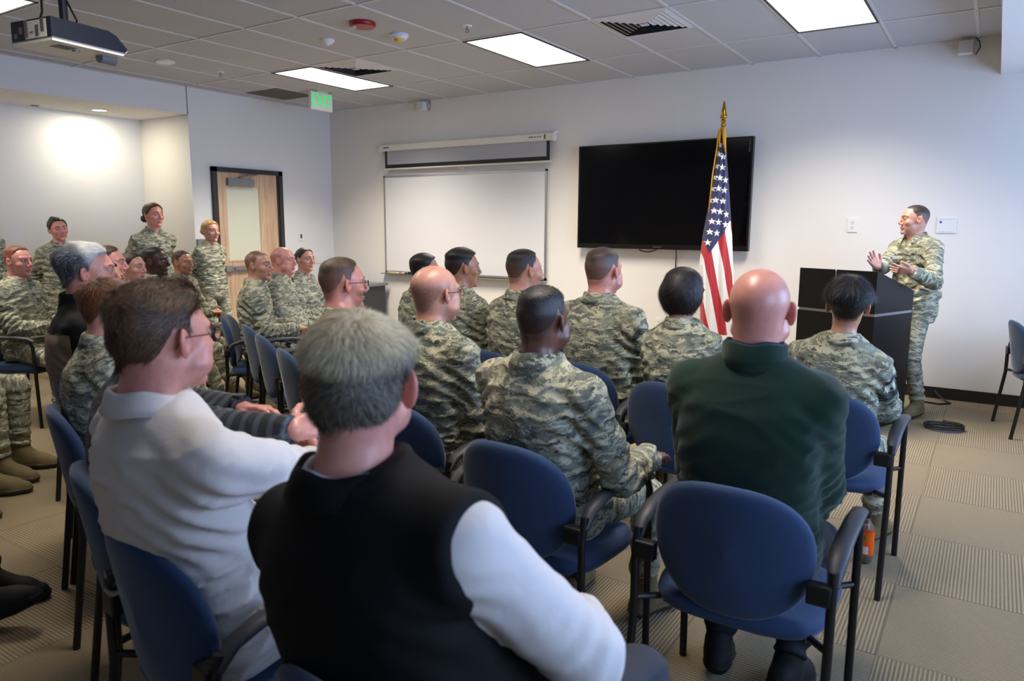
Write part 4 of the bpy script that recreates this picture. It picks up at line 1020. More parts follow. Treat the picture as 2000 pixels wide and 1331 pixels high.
            dr /= np.linalg.norm(dr, axis=1)[:, None]; wv = np.cross(dr, nn)+rng.normal(size=nn.shape)*.3; wv /= np.linalg.norm(wv, axis=1)[:, None]
            for k in range(K):
                ww = wd*(1-.8*k/(K-1))*.5+.00005; pts.append(p-wv*ww); pts.append(p+wv*ww)
                p = p+dr*(ln/(K-1))[:, None]; dr = dr+fl*.35-nn*.12*(1-lift)-A3(0, 0, .10); dr /= np.linalg.norm(dr, axis=1)[:, None]
            n_ = len(p0); V = np.stack(pts, 1).reshape(-1, 3); o = np.arange(n_)[:, None]*2*K; qs = []
            for k in range(K-1): qs.append(np.concatenate([o+2*k, o+2*k+1, o+2*k+3, o+2*k+2], 1))
            t = rng.rand(n_, 1); cc = c1*(1-t)+c2*t
            if hs.get('mixf'): m_ = np.clip(mixm(Q0)+rng.normal(size=(n_, 1))*.25, 0, 1); cc = cc*(1-m_)+np.array(lin(hs['c3']))*m_
            cc = fade(cc*(.65+.7*rng.rand(n_, 1)), Q0); CV = np.repeat(cc, 2*K, 0)
            st = np_mesh('hair_strands', V, np.concatenate(qs), CV, [M['hair']], hair); st['kind'] = 'stuff'
    def rest(s, v, kind):
        t = s.tq(v)*F32(s.s); off = s.seed*1.37
        if kind == 'shirt': segs = [(s.shoulder[k], s.elbow[k], .066) for k in (-1, 1)]+[(s.elbow[k], s.wrist[k], .055) for k in (-1, 1)]; bd = s.torso(v)[0]
        else: segs = [(s.hip[k], s.knee[k], .09) for k in (-1, 1)]+[(s.knee[k], s.ankle[k], .07) for k in (-1, 1)]; bd = s.torso(v)[0]+(t[:, 2]*0+.0)
        R = t+off; D_ = np.stack([bd]+[cap(v, a, b, r*s.s) for a, b, r in segs], 1); w = D_.argmin(1)
        for i, (a, b, r) in enumerate(segs):
            m = w == i+1; ax = unit(b-a); x = unit(np.cross(ax, [0.13, 1, .2])); y = np.cross(ax, x); d = v[m]-a.astype(F32)
            R[m] = np.stack([d @ x.astype(F32), d @ y.astype(F32), d @ ax.astype(F32)], 1)+off+3.1*(i+1)
        return R
    def bounds(s, names, pad):
        pts = []
        for n in names:
            o = getattr(s, n); pts += list(o.values()) if isinstance(o, dict) else [o]
        pts = np.array(pts); return pts.min(0)-pad, pts.max(0)+pad
    def shirt_fn(s, g=.004, amp=1.0, vneck=False, hem=-.12, sleeves=True, cut=.0, armhole=False, top=.0):
        def fn(p):
            S = s.s; t0, t = s.torso(p, g)
            for k in (-1, 1): t0 = smin(t0, cap(p, s.P+s.U*.522*S+s.R*k*.045*S, s.shoulder[k]+s.U*.008*S, .040*S+g, .050*S+g), .045*S)
            if sleeves:
                a = s.arms_sdf(p, g, cut); 
                for i in (0, 2): t0 = smin(t0, smin(a[i], a[i+1], .012), .035*S)
            W = s.wrinkle(p, t, None, amp); d = t0-W
            zc = .585+top
            d = smax(d, (t[:, 2]-zc)*S, .008)
            if vneck: # open collar at the front
                d = smax(d, -(cap(t, (0, .105, .60), (0, .145, .43), .052, .014))*S, .006)
            he = hem+(.05 if s.sit else -.02)
            return smax(d, -(t[:, 2]-he)*S, .01)
        return fn
    def make_clothes(s):
        S = s.s; out = s.outfit; res = max(1.0, s.res)*.0075
        lo, hi = s.bounds(['P', 'N', 'shoulder', 'elbow', 'wrist'], .13*S+.05*s.fat); lo[2] = min(lo[2], s.P[2]-.14); lo[:2] = np.minimum(lo[:2], s.P[:2]-.24*S); hi[:2] = np.maximum(hi[:2], s.P[:2]+.24*S)
        O = {'camo': ('camo', 'camo', 'boot'), 'white': ('whiteshirt', 'darkp', 'shoe'), 'vest': ('whiteshirt', 'greyp', 'shoe'), 'fleece': ('fleece', 'darkp', 'shoe'), 'black': ('blackj', 'darkp', 'shoe'), 'plaid': ('plaid', 'darkp', 'shoe'), 'jeans': ('blackj', 'jeans', 'shoe')}[out]
        loose = {'camo': .007, 'white': .006, 'vest': .012, 'fleece': .012, 'black': .012, 'plaid': .010, 'jeans': .01}[out]
        amp = {'camo': 1.7, 'white': 1.6, 'vest': .6, 'fleece': .75, 'black': .9, 'plaid': .9, 'jeans': .9}[out]
        fn = s.shirt_fn(loose, amp, vneck=s.tee); s.sfn = fn
        v, q = msdf(fn, lo, hi, res); nm = {'camo': 'uniform_jacket', 'fleece': 'fleece_jacket', 'black': 'jacket', 'plaid': 'flannel_shirt'}.get(out, 'shirt')
        mats = [M[O[0]]]
        sh = np_mesh(nm, v, q, None, mats, s.root, s.rest(v, 'shirt')); s.shirt = sh
        if out == 'black' and s.h.get('tanback'):
            sh.data.materials.append(M['tanj']); t = s.tq(v[q].mean(1)); idx = ((t[:, 1] < -.055) & (t[:, 2] < .47)).astype(np.int32); sh.data.polygons.foreach_set('material_index', idx)
        if out == 'vest':
            fv = s.shirt_fn(.030, .45, sleeves=False, top=.012)
            def f2(p):
                d = fv(p)
                for k in (-1, 1): # armholes
                    d = smin(d, cap(p, s.P+s.U*.50*S+s.R*k*.06*S, s.shoulder[k]+s.R*k*.02*S, .05*S, .075*S), .03); d = smax(d, ((p-s.shoulder[k].astype(F32)) @ (s.R*k).astype(F32))-.040*S, .02)
                return d
            v, q = msdf(f2, lo, hi, res); np_mesh('vest', v, q, None, [M['vest']], s.root)
        # trousers
        def ft(p):
            t0, t = s.torso(p, -.002); d = smax(smax(t0, (t[:, 2]-.06)*S, .01), (-.075-t[:, 2])*S, .03)
            for k in (-1, 1):
                g = smin(cap(p, s.hip[k], s.knee[k], .090*S*(1+.1*s.fat), .066*S), cap(p, s.knee[k], s.ankle[k], .064*S, (.056 if out == 'camo' else .052)*S), .02)
                kn = s.knee[k].astype(F32); dk = np.linalg.norm(p-kn, axis=1)
                ax = unit(s.ankle[k]-s.knee[k]).astype(F32); al = (p-kn) @ ax; per = np.linalg.norm(p-kn-al[:, None]*ax, axis=1)
                g = g-.004*np.sin(al*120+2*wn(p, 17, s.seed+4, 3))*np.exp(-(dk/.14)**2)-.006*np.sin(al*95+2.2*wn(p, 15, s.seed+6, 3))*sstep(al, .12, .32)*(per < .11)
                g = smax(g, al-(.36 if out == 'camo' else .40)*S, .008)
                d = smin(d, g, .02)
            return d-.003*wn(p, 22, s.seed+8, 4)
        lo, hi = s.bounds(['P', 'hip', 'knee', 'ankle'], .125*S+.04*s.fat); lo[:2] = np.minimum(lo[:2], s.P[:2]-.22*S); hi[:2] = np.maximum(hi[:2], s.P[:2]+.22*S)
        v, q = msdf(ft, lo, hi, res*1.1); v[:, 2] = np.maximum(v[:, 2], .004)
        np_mesh('trousers', v, q, None, [M[O[1]]], s.root, s.rest(v, 'legs'))
        for k in (-1, 1): s.make_boot(k, O[2])
        if s.tee:
            b0, b1 = s.N+np.array([0, -.003, -.01])*S, s.N+np.array([0, .02, -.085])*S
            def fu(p):
                d = cap(p, b0, b1, .062*S*s.neck, .078*S); cl = (p-s.N.astype(F32))
                return smax(d, (cl[:, 2]+.012*S+cl[:, 1]*.25), .006)
            v, q = msdf(fu, s.N-.14*S, s.N+.12*S, .006); np_mesh('undershirt', v, q, None, [M['tee'] if out == 'camo' else M['wtee']], s.root)
        if s.collar: s.make_collar({'camo': M['camo'], 'white': M['whiteshirt'], 'vest': M['wtee'], 'fleece': M['fleece'], 'black': M['blackj'], 'plaid': M['plaid'], 'jeans': M['blackj']}[out], 'stand' if out in ('fleece', 'black') else 'fold')
        if out == 'vest': s.make_collar(M['vest'], 'wide')
        if out == 'fleece': s.make_collar(M['navycol'], 'inner')
        if s.rank: s.make_rank(*s.rank)
        if s.tapes: s.make_tapes()
    def make_boot(s, k, kind):
        S = s.s; a = s.ankle[k]; f = s.toe[k]; up = unit(np.array([0, 0, 1])-f*f[2]) if abs(f[2]) > .01 else np.array([0, 0, 1.])
        kn = unit(s.knee[k]-a); heel = a-f*.035*S-up*.055*S; ball = a+f*.125*S-up*.062*S; toe = a+f*.175*S-up*.068*S; sole = -.10*S
        def fb(p):
            d = cap(p, a+kn*.10*S, a-up*.02*S, .054*S, .046*S) if kind == 'boot' else cap(p, a+kn*.01, a-up*.03*S, .036*S, .042*S)
            d = smin(d, cap(p, heel, ball, .040*S, .045*S), .03*S); d = smin(d, cap(p, ball, toe, .045*S, .036*S), .02*S)
            d = smin(d, cap(p, a+f*.02*S, ball+up*.01*S, .040*S, .036*S), .03*S)
            hgt = (p-a.astype(F32)) @ up.astype(F32); d = d-.005*(hgt < sole+.032*S)
            if kind == 'boot': # laces over the instep
                al = (p-a.astype(F32)) @ f.astype(F32); d = d-.003*np.maximum(0, np.sin((al-hgt)*330))*(al > .01*S)*(al < .12*S)*(hgt > -.055*S)
            return smax(d, -(hgt-sole), .006)
        pts = np.array([a+kn*.10, heel, toe, ball]); lo, hi = pts.min(0)-.07, pts.max(0)+.07
        v, q = msdf(fb, lo, hi, .0055*max(1, s.res*.9)); hgt = (v-a) @ up
        if kind == 'boot': up_c, so = np.array(lin((112, 98, 68))), np.array(lin((62, 56, 42)))
        else: up_c, so = np.array(lin((20, 19, 20))), np.array(lin((12, 12, 12)))
        C = np.where((hgt < sole+.030*S)[:, None], so, up_c)
        np_mesh('boot' if kind == 'boot' else 'shoe', v, q, C, [M['boot']], s.root)
    def make_collar(s, m, kind):
        S = s.s; n = 40; full = kind in ('stand', 'inner') ; a1 = math.radians(178 if full else (150 if kind != 'wide' else 140))
        prof = {'fold': [(.002, -.025), (.000, .012), (.001, .030), (.006, .034), (.012, .026), (.020, .0), (.027, -.016), (.023, -.019), (.014, -.004), (.006, .010), (.006, -.02)],
                'stand': [(.004, -.03), (.002, .02), (.002, .048), (.008, .052), (.014, .046), (.016, .01), (.024, -.02)],
                'inner': [(-.003, 0), (-.003, .045), (.0, .055), (.006, .056), (.005, .0)],
                'wide': [(.013, -.03), (.010, .01), (.011, .034), (.018, .038), (.028, .020), (.040, -.012), (.034, -.018), (.024, -.006), (.02, -.02)]}[kind]
        rx, ry = .064*S*s.neck, .066*S*s.neck
        if s.female: rx *= .9; ry *= .9
        cN = s.N+np.array([0, .006, -.004])*S; V = []
        for i in range(n+1):
            t = -a1+2*a1*i/n; fr = abs(t)/PI   # 0 back .. 1 front
            dx, dy = math.sin(t), -math.cos(t)
            drop = -.050*sstep(fr, .35, 1.0)*(1 if kind in ('fold', 'wide') else .45); out = .020*sstep(fr, .5, 1.0)*(1 if kind == 'fold' else .3)
            long_ = 1+(.8*sstep(fr, .6, .95) if kind in ('fold', 'wide') else 0)
            for (r, z) in prof:
                rr = r*(1+.3*fr)+out; zz = z if z > 0 else z*long_
                V.append(cN+np.array([dx*(rx+rr*S), dy*(ry+rr*S), zz*S+drop*S+.003*math.sin(5*t+s.seed)]))
        V = np.array(V); K = len(prof); Q = []
        for i in range(n):
            for j in range(K): Q.append((i*K+j, i*K+(j+1) % K, (i+1)*K+(j+1) % K, (i+1)*K+j))
        Q = np.array(Q); R = (V-s.N)*1.0+s.seed*1.37+7
        o = np_mesh('collar', V, Q, None, [m], s.shirt if kind in ('fold', 'stand', 'inner') else s.root, R)
    def march(s, o, d):
        """walk from points outside onto the garment"""
        o = o.astype(F32); d = np.asarray(d, F32); t = np.zeros(len(o), F32)
        for _ in range(26): t += s.sfn(o+d*t[:, None])*.7
        return o+d*t[:, None]
    def patch(s, polys, org, du, dv, dn, m, name, parent, lift=.0032):
        """lay flat outlines (u, v) onto the garment seen along -dn"""
        V, Qf = [], []
        for poly in polys:          # each polygon is a quad: subdivide it
            p = np.array(poly, float); n = 5
            for i in range(n):
                for j in range(n):
                    cs = []
                    for a, b in ((i, j), (i+1, j), (i+1, j+1), (i, j+1)):
                        u, w_ = a/n, b/n; cs.append((p[0]*(1-u)+p[1]*u)*(1-w_)+(p[3]*(1-u)+p[2]*u)*w_)
                    k0 = len(V); V += cs; Qf.append([k0, k0+1, k0+2, k0+3])
        V = np.array(V); P = org[None]+V[:, :1]*du[None]+V[:, 1:]*dv[None]+dn[None]*.13
        W = s.march(P, -dn)+dn.astype(F32)*lift
        return np_mesh(name, W, np.array(Qf), None, [m], parent)
    def make_rank(s, k, kind):
        S = s.s; sh, el = s.shoulder[k], s.elbow[k]; ax = unit(el-sh); out = unit(s.R*k*1.0+s.Fw*(-.75 if kind == 'chief' else .15)+np.array([0, 0, .15])); out = unit(out-ax*(out @ ax)); du = unit(np.cross(ax, out)); org = sh+ax*(.085 if kind == 'chief' else .12)*S
        P_ = []; n = {'chief': 5, 'senior': 2, 'airman': 2}[kind]
        for i in range(n):          # lower stripes, arms of a V
            y = .018+i*.009
            for sg in (-1, 1): P_.append([(0, y+.012), (sg*.040, y-.012+.010), (sg*.040, y-.018+.010), (0, y+.006)])
        if kind == 'chief':
            for i in range(3):
                y = -.012-i*.010
                for sg in (-1, 1): P_.append([(0, y-.024), (sg*.036, y-.004), (sg*.036, y+.002), (0, y-.018)])
        P_ = [[(1.25*a_, 1.25*b_) for a_, b_ in q_] for q_ in P_]
        if kind == 'chief': s.patch([[(-.030, -.020), (.030, -.020), (.030, .022), (-.030, .022)]], org, du, ax, out, M['insl'], 'rank_field', s.shirt, .0020)
        s.patch(P_, org, du, ax, out, M['insig'], 'rank_insignia', s.shirt)
        st = []
        for j in range(5):
            a = j*2*PI/5+PI; b1, b2 = a-PI/5, a+PI/5; r1, r2 = .010, .004
            st.append([(0, .004), (r2*math.sin(b1), .004+r2*math.cos(b1)), (r1*math.sin(a), .004+r1*math.cos(a)), (r2*math.sin(b2), .004+r2*math.cos(b2))])
        s.patch(st, org, du, ax, out, M['insig'], 'rank_star', s.shirt, .0042)
    def make_tapes(s):
        S = s.s; dn = s.Fw; du = -s.R
        for k, nm in ((-1, 'service_tape'), (1, 'name_tape')):
            org = s.P+s.U*.40*S+s.R*k*.080*S+s.Fw*.10*S
            s.patch([[(-.055, -.011), (.055, -.011), (.055, .011), (-.055, .011)]], org, du, s.U, dn, M['insl'], nm, s.shirt)
            if k == -1:
                n = 0
                for w0, wd in ((-.046, .009), (-.034, .008), (-.020, .007), (-.011, .005), (-.004, .007), (.006, .006), (.018, .007), (.027, .007), (.037, .006)):
                    n += 1
                P_ = [[(w0, -.006), (w0+wd*.6, -.006), (w0+wd*.6, .006), (w0, .006)] for w0, wd in ((-.046, .009), (-.034, .008), (-.018, .007), (-.009, .005), (-.001, .007), (.008, .006), (.020, .007), (.030, .007), (.040, .006))]
            else: P_ = [[(-.035+.012*i, -.006), (-.029+.012*i, -.006), (-.029+.012*i, .006), (-.035+.012*i, .006)] for i in range(6)]
            s.patch(P_, org, du, s.U, dn, M['insig'], 'tape_lettering', s.shirt, .0035)
        P_ = [[(-.016, -.006), (.016, -.006), (.012, .007), (-.012, .007)]]
        s.patch(P_, s.P+s.U*.43*S-s.R*.08*S+s.Fw*.10*S, du, s.U, dn, M['insig'], 'chest_badge', s.shirt, .002)
    def make_glasses(s):
        HR = s.HR; S = s.hS
        def W(p): return Vector((s.hc+(HR @ np.array(p, F32))*S).tolist())
        m = MB(); r = .0011*S
        for k in (-1, 1):
            m.tube([W((k*(.034+.020*math.cos(a)), .104-.010*math.cos(a)*.6, .006+.0145*math.sin(a))) for a in np.linspace(0, 2*PI, 17)], r, 6)
            m.tube([W((k*.055, .092, .010)), W((k*.070, .080, .012)), W((k*.079, .04, .012)), W((k*.084, -.005, .013)), W((k*.083, -.022, .006)), W((k*.081, -.030, -.010))], r*1.2, 6)
        m.tube([W((-.014, .110, .010)), W((0, .114, .014)), W((.014, .110, .010))], r, 6)
        g = m.build('spectacles', M['rims'], s.root, True)
        for k in (-1, 1):
            l = MB(); c = l.bm.verts.new(W((k*.034, .105, .006))); ring = [l.bm.verts.new(W((k*(.034+.0195*math.cos(a)), .104-.006*math.cos(a), .006+.014*math.sin(a)))) for a in np.linspace(0, 2*PI, 17)[:-1]]
            for i in range(16): l.bm.faces.new((c, ring[i], ring[(i+1) % 16]))
            l.build('lens', M['lensg'], g)
# ================================================================ chairs
def make_chair(label):
    r = empty('guest_chair'); tag(r, label, 'chair', 'blue guest chairs')
    # backrest: curved rounded panel
    nu, nv = 36, 20; V = []; Q = []
    def shape(t):   # outline, t 0..2pi
        c, sn = math.cos(t), math.sin(t); k = 2.6
        x = .220*math.copysign(abs(c)**(2/k), c)*(1-.13*max(0, -sn)); z = .195*math.copysign(abs(sn)**(2/k), sn); return x, z
    def surf(x, z, off): # seat-back curve: wraps round the sitter and leans back
        return (x, -.235-.16*(z)-.0+ (x*x)*1.15+off*1.0, .632+z)
    rings = [(0.0, .028), (.5, .028), (.8, .027), (.92, .022), (.98, .012), (1.0, 0.0), (.98, -.012), (.92, -.019), (.8, -.022), (.5, -.022), (0.0, -.022)]
    for sfac, off in rings:
        for i in range(nu):
            x, z = shape(2*PI*i/nu); V.append(surf(x*sfac, z*sfac, off))
    for a in range(len(rings)-1):
        for i in range(nu): Q.append((a*nu+i, a*nu+(i+1) % nu, (a+1)*nu+(i+1) % nu, (a+1)*nu+i))
    np_mesh('backrest', np.array(V), np.array(Q), None, [M['blue']], r)
    V = []; Q = []
    def sh2(t):
        c, sn = math.cos(t), math.sin(t); k = 3.6; return .245*math.copysign(abs(c)**(2/k), c)*(1+.04*sn), .235*math.copysign(abs(sn)**(2/k), sn)
    rings = [(0.0, .0), (.6, .0), (.9, -.004), (.98, -.016), (1.0, -.034), (.98, -.052), (.9, -.062), (0, -.064)]
    for sfac, off in rings:
        for i in range(nu): x, y = sh2(2*PI*i/nu); V.append((x*sfac, .02+y*sfac, .462+off-.02*max(0, (y*sfac-.12))*4*.4))
    for a in range(len(rings)-1):
        for i in range(nu): Q.append((a*nu+(i+1) % nu, a*nu+i, (a+1)*nu+i, (a+1)*nu+(i+1) % nu))
    np_mesh('seat', np.array(V), np.array(Q), None, [M['blue']], r)
    for k in (-1, 1):
        X = k*.265
        MB().tube([(X, .235, 0), (X, .225, .60), (X, .20, .645)], .0125, 10).build('leg', M['blackm'], r, True, 50)
        MB().tube([(X, -.265, 0), (X, -.215, .40), (X, -.215, .56), (X, -.20, .63)], .0125, 10).build('leg', M['blackm'], r, True, 50)
        m = MB(); pts = [(X, .235, .640), (X, .20, .662), (X, .10, .672), (X, -.02, .672), (X, -.11, .664), (X, -.17, .640), (X, -.205, .595)]
        m.tube(pts, [.016, .024, .026, .026, .026, .024, .015], 12, rb=.014); m.build('armrest', M['dgrey'], r, True, 60)
        MB().box((min(X, k*.205), -.232, .545), (max(X, k*.205), -.196, .60), bevel=.006).build('back_bracket', M['black'], r)
        MB().tube([(X, .228, .42), (k*.2, .18, .41)], .010, 8).build('seat_bracket', M['blackm'], r); MB().tube([(X, -.214, .42), (k*.2, -.14, .41)], .010, 8).build('seat_bracket', M['blackm'], r)
    MB().tube([(-.2, .18, .40), (.2, .18, .40)], .011, 8).tube([(-.2, -.14, .40), (.2, -.14, .40)], .011, 8).box((-.2, -.15, .395), (.2, .2, .405)).build('seat_frame', M['blackm'], r)
    return r
CH0 = [None]
def place_chair(x, y, rz, label, group='blue guest chairs'):
    if CH0[0] is None: r = make_chair(label); CH0[0] = r
    else:
        r = CH0[0].copy(); col.objects.link(r)
        for ch in list(CH0[0].children): c = ch.copy(); col.objects.link(c); c.parent = r
    r.location = (x, y, 0); r.rotation_euler = (0, 0, math.radians(rz)); r['label'] = label; r['group'] = group
    return r
# ================================================================ who sits and stands where
PRES = np.array([7.28, -.82])
def face_to(x, y, d, t=PRES):
    p = px(x, y, d); v = np.array(t)-p[:2]; return math.degrees(math.atan2(-v[0], v[1]))
PEOPLE = []
def P(label, head, look=None, body=None, **kw):
    """head = photo pixel of the crown and its depth"""
    c = px(*head); top = c[2]
    if look is None: look = face_to(*head)+kw.pop('dl', 0)
    if body is None: body = look+kw.pop('db', 0)
    r = Person(label, (c[0], c[1], c[2]-.11) if False else head, top, look, body, **kw)
    PEOPLE.append((label, r)); return r
BR = dict(c=(62, 44, 32), c2=(40, 28, 20))
BK = dict(c=(20, 17, 18), c2=(34, 28, 27))
crew = lambda d, **k: dict(dict(style='crew', line='male', side=.001, top=.011, z0=.05, z1=.10, fade=.03, lift=.35, len0=.002, lenf=.8, fz=.55, stubble=dict(a=.55, c=d['c'])), **{**d, **k})
chairl = []
def seat(p, label, dx=0.0, dy=0.0, dr=0):
    o = p.org+p.RW @ np.array([dx, dy, 0]); place_chair(o[0], o[1], math.degrees(p.rz)+dr, label)
# ---- presenter, at the podium
p = P('standing man in camouflage uniform gesturing with both hands behind the black podium', (1787, 401, 5.72), look=118, body=140, sit=False, lean=-3, skin='fair', group='standing people', hs=1.04, sw=1.06, res=1.0,
      h=dict(jaw=1.08, open=.0025), hair=dict(style='crew', line='male', c=(62, 48, 40), c2=(46, 36, 32), side=.0006, top=.003, fade=.02, fz=.7, stubble=dict(a=.35, c=(80, 66, 60))), tapes=True, tee=True, legs='stand', seed=5,
      arms={-1: ((1782, 530, 5.42, 0), (-.25, -.5, -1), (.45, .9, .10), (.65, -.2, .7), 'open'), 1: ((1716, 524, 5.62, 0), (.9, -.4, -.6), (.05, .7, .75), (-.9, .1, .1), 'open')})
# ---- front rows, right block
p = P('woman with dark pinned-up hair in camouflage uniform in front of the podium', (1660, 548, 3.02), seatat=(7.27, -3.97), body=-2, dl=6, lean=6, skin='olive', female=True, hs=1.02, seed=11, h=dict(w=1.0), fat=.3, sw=1.08, rank=(1, 'chief'),
      hair=dict(style='pixie', line='female', c=(16, 13, 14), c2=(30, 24, 24), side=.006, top=.026, z0=.0, z1=.08, fade=.02, lift=.12, lenf=1.2, width=.0007, stubble=dict(a=.9, c=(22, 18, 18))), strands=7000, arms='thigh', pitch=2)
place_chair(7.27, -3.97, -1, 'blue guest chair holding the woman with pinned-up hair, nearest the podium')
p = P('woman with a dark brown bob in camouflage uniform, left of the bald man in green', (1338, 526, 3.28), seatat=(6.69, -4.16), body=-6, dl=0, lean=6, skin='fair', female=True, seed=12, sw=.97, glasses=True,
      hair=dict(style='bob', line='long', c=(36, 20, 20), c2=(22, 12, 13), side=.012, top=.014, fade=.02, lift=.06, len0=.012, width=.0007), strands=9000, pitch=3, roll=0)
place_chair(6.69, -4.16, -5, 'blue guest chair holding the woman with the bob, its back fully visible')
p = P('man with fading grey-brown crew cut and large sleeve chevrons in camouflage uniform', (1181, 487, 3.75), body=-8, dl=8, lean=5, skin='pink', seed=13, fat=.5, sw=1.15, rank=(1, 'chief'), h=dict(fat=.5, w=1.03),
      hair=crew(dict(c=(110, 86, 74), c2=(76, 60, 54))), strands=4000)
seat(p, 'blue guest chair holding the man with large sleeve chevrons')
p = P('man with dark brown hair in camouflage uniform under the right end of the whiteboard', (1026, 490, 4.05), body=-16, lean=4, skin='fair', seed=14, h=dict(nose=1.25, jaw=.95),
      hair=crew(dict(c=(44, 32, 27), c2=(28, 20, 18)), ), strands=4000)
p.hair
seat(p, 'blue guest chair holding the dark-haired man under the right end of the whiteboard')
p = P('man with thick black flat-topped hair in camouflage uniform under the middle of the whiteboard', (905, 488, 4.40), body=-16, lean=4, skin='tan', seed=15, h=dict(jaw=1.05),
      hair=dict(style='crew', line='male', c=(22, 17, 16), c2=(34, 26, 24), side=.002, top=.016, z0=.05, fade=.02, fz=.2, lift=.3, len0=.002, lenf=.7, sweep=(.1, .9, .2)), strands=4000, fat=.3)
seat(p, 'blue guest chair holding the man with thick black flat-topped hair')
p = P('black-haired man in camouflage uniform mostly hidden behind the bald man with glasses', (831, 498, 4.95), body=-22, lean=4, skin='olive', seed=16, hair=dict(style='crew', line='male', c=(20, 17, 18), c2=(30, 26, 26), side=.004, top=.016, fade=.02), res=1.15)
seat(p, 'blue guest chair with a white sticker, behind the bald man with glasses', dx=-.02)
# ---- second row
p = P('bald man in dark green fleece jacket seen from behind', (1488, 525, 2.10), seatat=(7.26, -5.24), body=2, look=9, skin='pink', seed=17, outfit='fleece', fat=.5, sw=1.05, hs=1.06, h=dict(fat=.8, flare=.2, w=1.0, ear=1.08), neck=1.12,
      hair=dict(style='none', c=(110, 84, 72), stubble=dict(a=.10, c=(120, 90, 80))), res=.9, arms={-1: ((-.12, .33, .71), (-.15, -.1, -1), (.5, 1, -.1), (0, 0, -1), 'relaxed'), 1: ((.12, .33, .71), (.15, -.1, -1), (-.5, 1, -.1), (0, 0, -1), 'relaxed')}, legs='tuck')
place_chair(7.275, -5.28, 0, 'blue guest chair holding the bald man in green fleece')
p = P('dark-skinned man with short black hair seen from behind, left of the green fleece', (1063, 562, 2.36), seatat=(6.60, -5.24), body=-6, dl=4, lean=2, skin='brown', seed=18, fat=.7, sw=1.18, hs=1.0, h=dict(w=1.0, fat=.3),
      hair=crew(dict(c=(20, 17, 18), c2=(34, 28, 28)), ), strands=5000, arms={-1: 'thigh', 1: 'rest'}, hunch=1.4, res=.95)
place_chair(6.60, -5.29, -4, 'blue guest chair holding the dark-skinned man with short black hair')
p = P('bald man wearing dark glasses in camouflage uniform in front of the whiteboard', (852, 519, 2.92), body=-8, dl=4, lean=5, skin='fair', seed=19, glasses=True, sw=1.1, fat=.5, hs=1.04, h=dict(w=.98, fat=.2),
      hair=dict(style='none', c=(70, 52, 46), stubble=dict(a=.55, c=(72, 52, 44), line='fringe', crown=.03)), arms='lap')
seat(p, 'blue guest chair in deep shade holding the bald man with glasses')
p = P('man with sandy crew cut and thin-framed spectacles in profile behind the tousled grey hair', (670, 502, 3.3), seatat=(5.62, -5.02), body=-5, lean=5, skin='pink', seed=20, glasses=True, h=dict(nose=1.2),
      hair=crew(dict(c=(120, 92, 68), c2=(84, 62, 46)), fz=.75), strands=5000)
seat(p, 'blue guest chair behind tousled grey hair, holding the man in thin spectacles')
for (x, y), lab in (((3.77, -4.03), 'farthest of the three empty blue guest chairs seen edge-on'), ((4.20, -4.26), 'middle one of the three empty blue guest chairs seen edge-on'), ((4.73, -4.53), 'nearest of the three empty blue guest chairs seen edge-on')):
    place_chair(x, y, -27, lab)
# ---- nearest row
p = P('man in black vest over white shirt with tousled grey hair, nearest the camera', (700, 607, 1.20), look=31, body=-4, lean=13, headdz=.022, skin='pink', seed=21, outfit='vest', sw=1.26, fat=.9, hs=1.04, h=dict(w=.98, flare=.45, ear=1.12, fat=.2), neck=1.08,
      hair=dict(style='wavy', line='nape', c=(104, 96, 88), c2=(44, 40, 38), c3=(226, 208, 170), mixf=lambda Q: sstep(Q[:, 2]-.15*Q[:, 0], .030, .085)*.9, side=.003, top=.012, fade=.02, lift=.24, lenf=1.0, len0=.012, width=.0008),
      strands=30000, res=.8, arms={-1: 'lap', 1: ((.10, .27, .73), (1, -.2, -.5), (-.8, .6, -.1), (0, 0, -1), 'relaxed')}, legs={-1: 'sit', 1: ((.15, .40, .14), (.15, 1, 1.0), (.2, 1, 0))}, collar=True, side=-11)
seat(p, 'blue guest chair under the man in the black vest, at the bottom edge')
p = P('man in white shirt with brown combed hair and spectacles in profile', (316, 560, 1.62), body=-8, dl=11, lean=13, skin='pink', seed=22, outfit='white', fat=1.25, sw=1.16, hs=1.02, glasses=True, h=dict(fat=.35, w=1.0, nose=.95, ear=1.05), neck=1.15,
      hair=dict(style='comb', line='recede', c=(132, 96, 64), c2=(56, 40, 30), side=.006, top=.014, fade=.018, lift=.10, lenf=1.7, len0=.014, width=.0008, sweep=(.35, -.9, .1), crown=(.0, -.02, .14)), strands=24000, res=.8, arms='cross')
seat(p, 'blue guest chair holding the man in the white shirt, at the bottom left', .03, .05)
p = P('man in dark plaid flannel shirt with wristwatch, leaning forward behind the white-shirted man', (296, 575, 2.18), body=-24, lean=-4, skin='pink', seed=23, outfit='plaid', hair=crew(BR), arms={-1: ((538, 812, 1.98, 0), (-.8, -.3, -1), (.75, .7, .05), (.3, .0, -.9), 'relaxed'), 1: ((596, 848, 1.86, 0), (.8, -.3, -1), (-.35, .9, .05), (-.9, .1, -.3), 'relaxed')}, fat=.3)
seat(p, 'blue guest chair holding the man in dark plaid, left of the white-shirted man', .11, .11)
b = MB(); q0, q1 = p.elbow[-1], p.wrist[-1]; dw = unit(q1-q0); c_ = q1+dw*.006
b.tube([Vector(c_-dw*.011), Vector(c_+dw*.011)], .038, 16); b.tube([Vector(c_+np.array([0, 0, .030])), Vector(c_+np.array([0, 0, .042]))], .018, 14)
b.build('wristwatch', M['black'], p.root, True, 40)
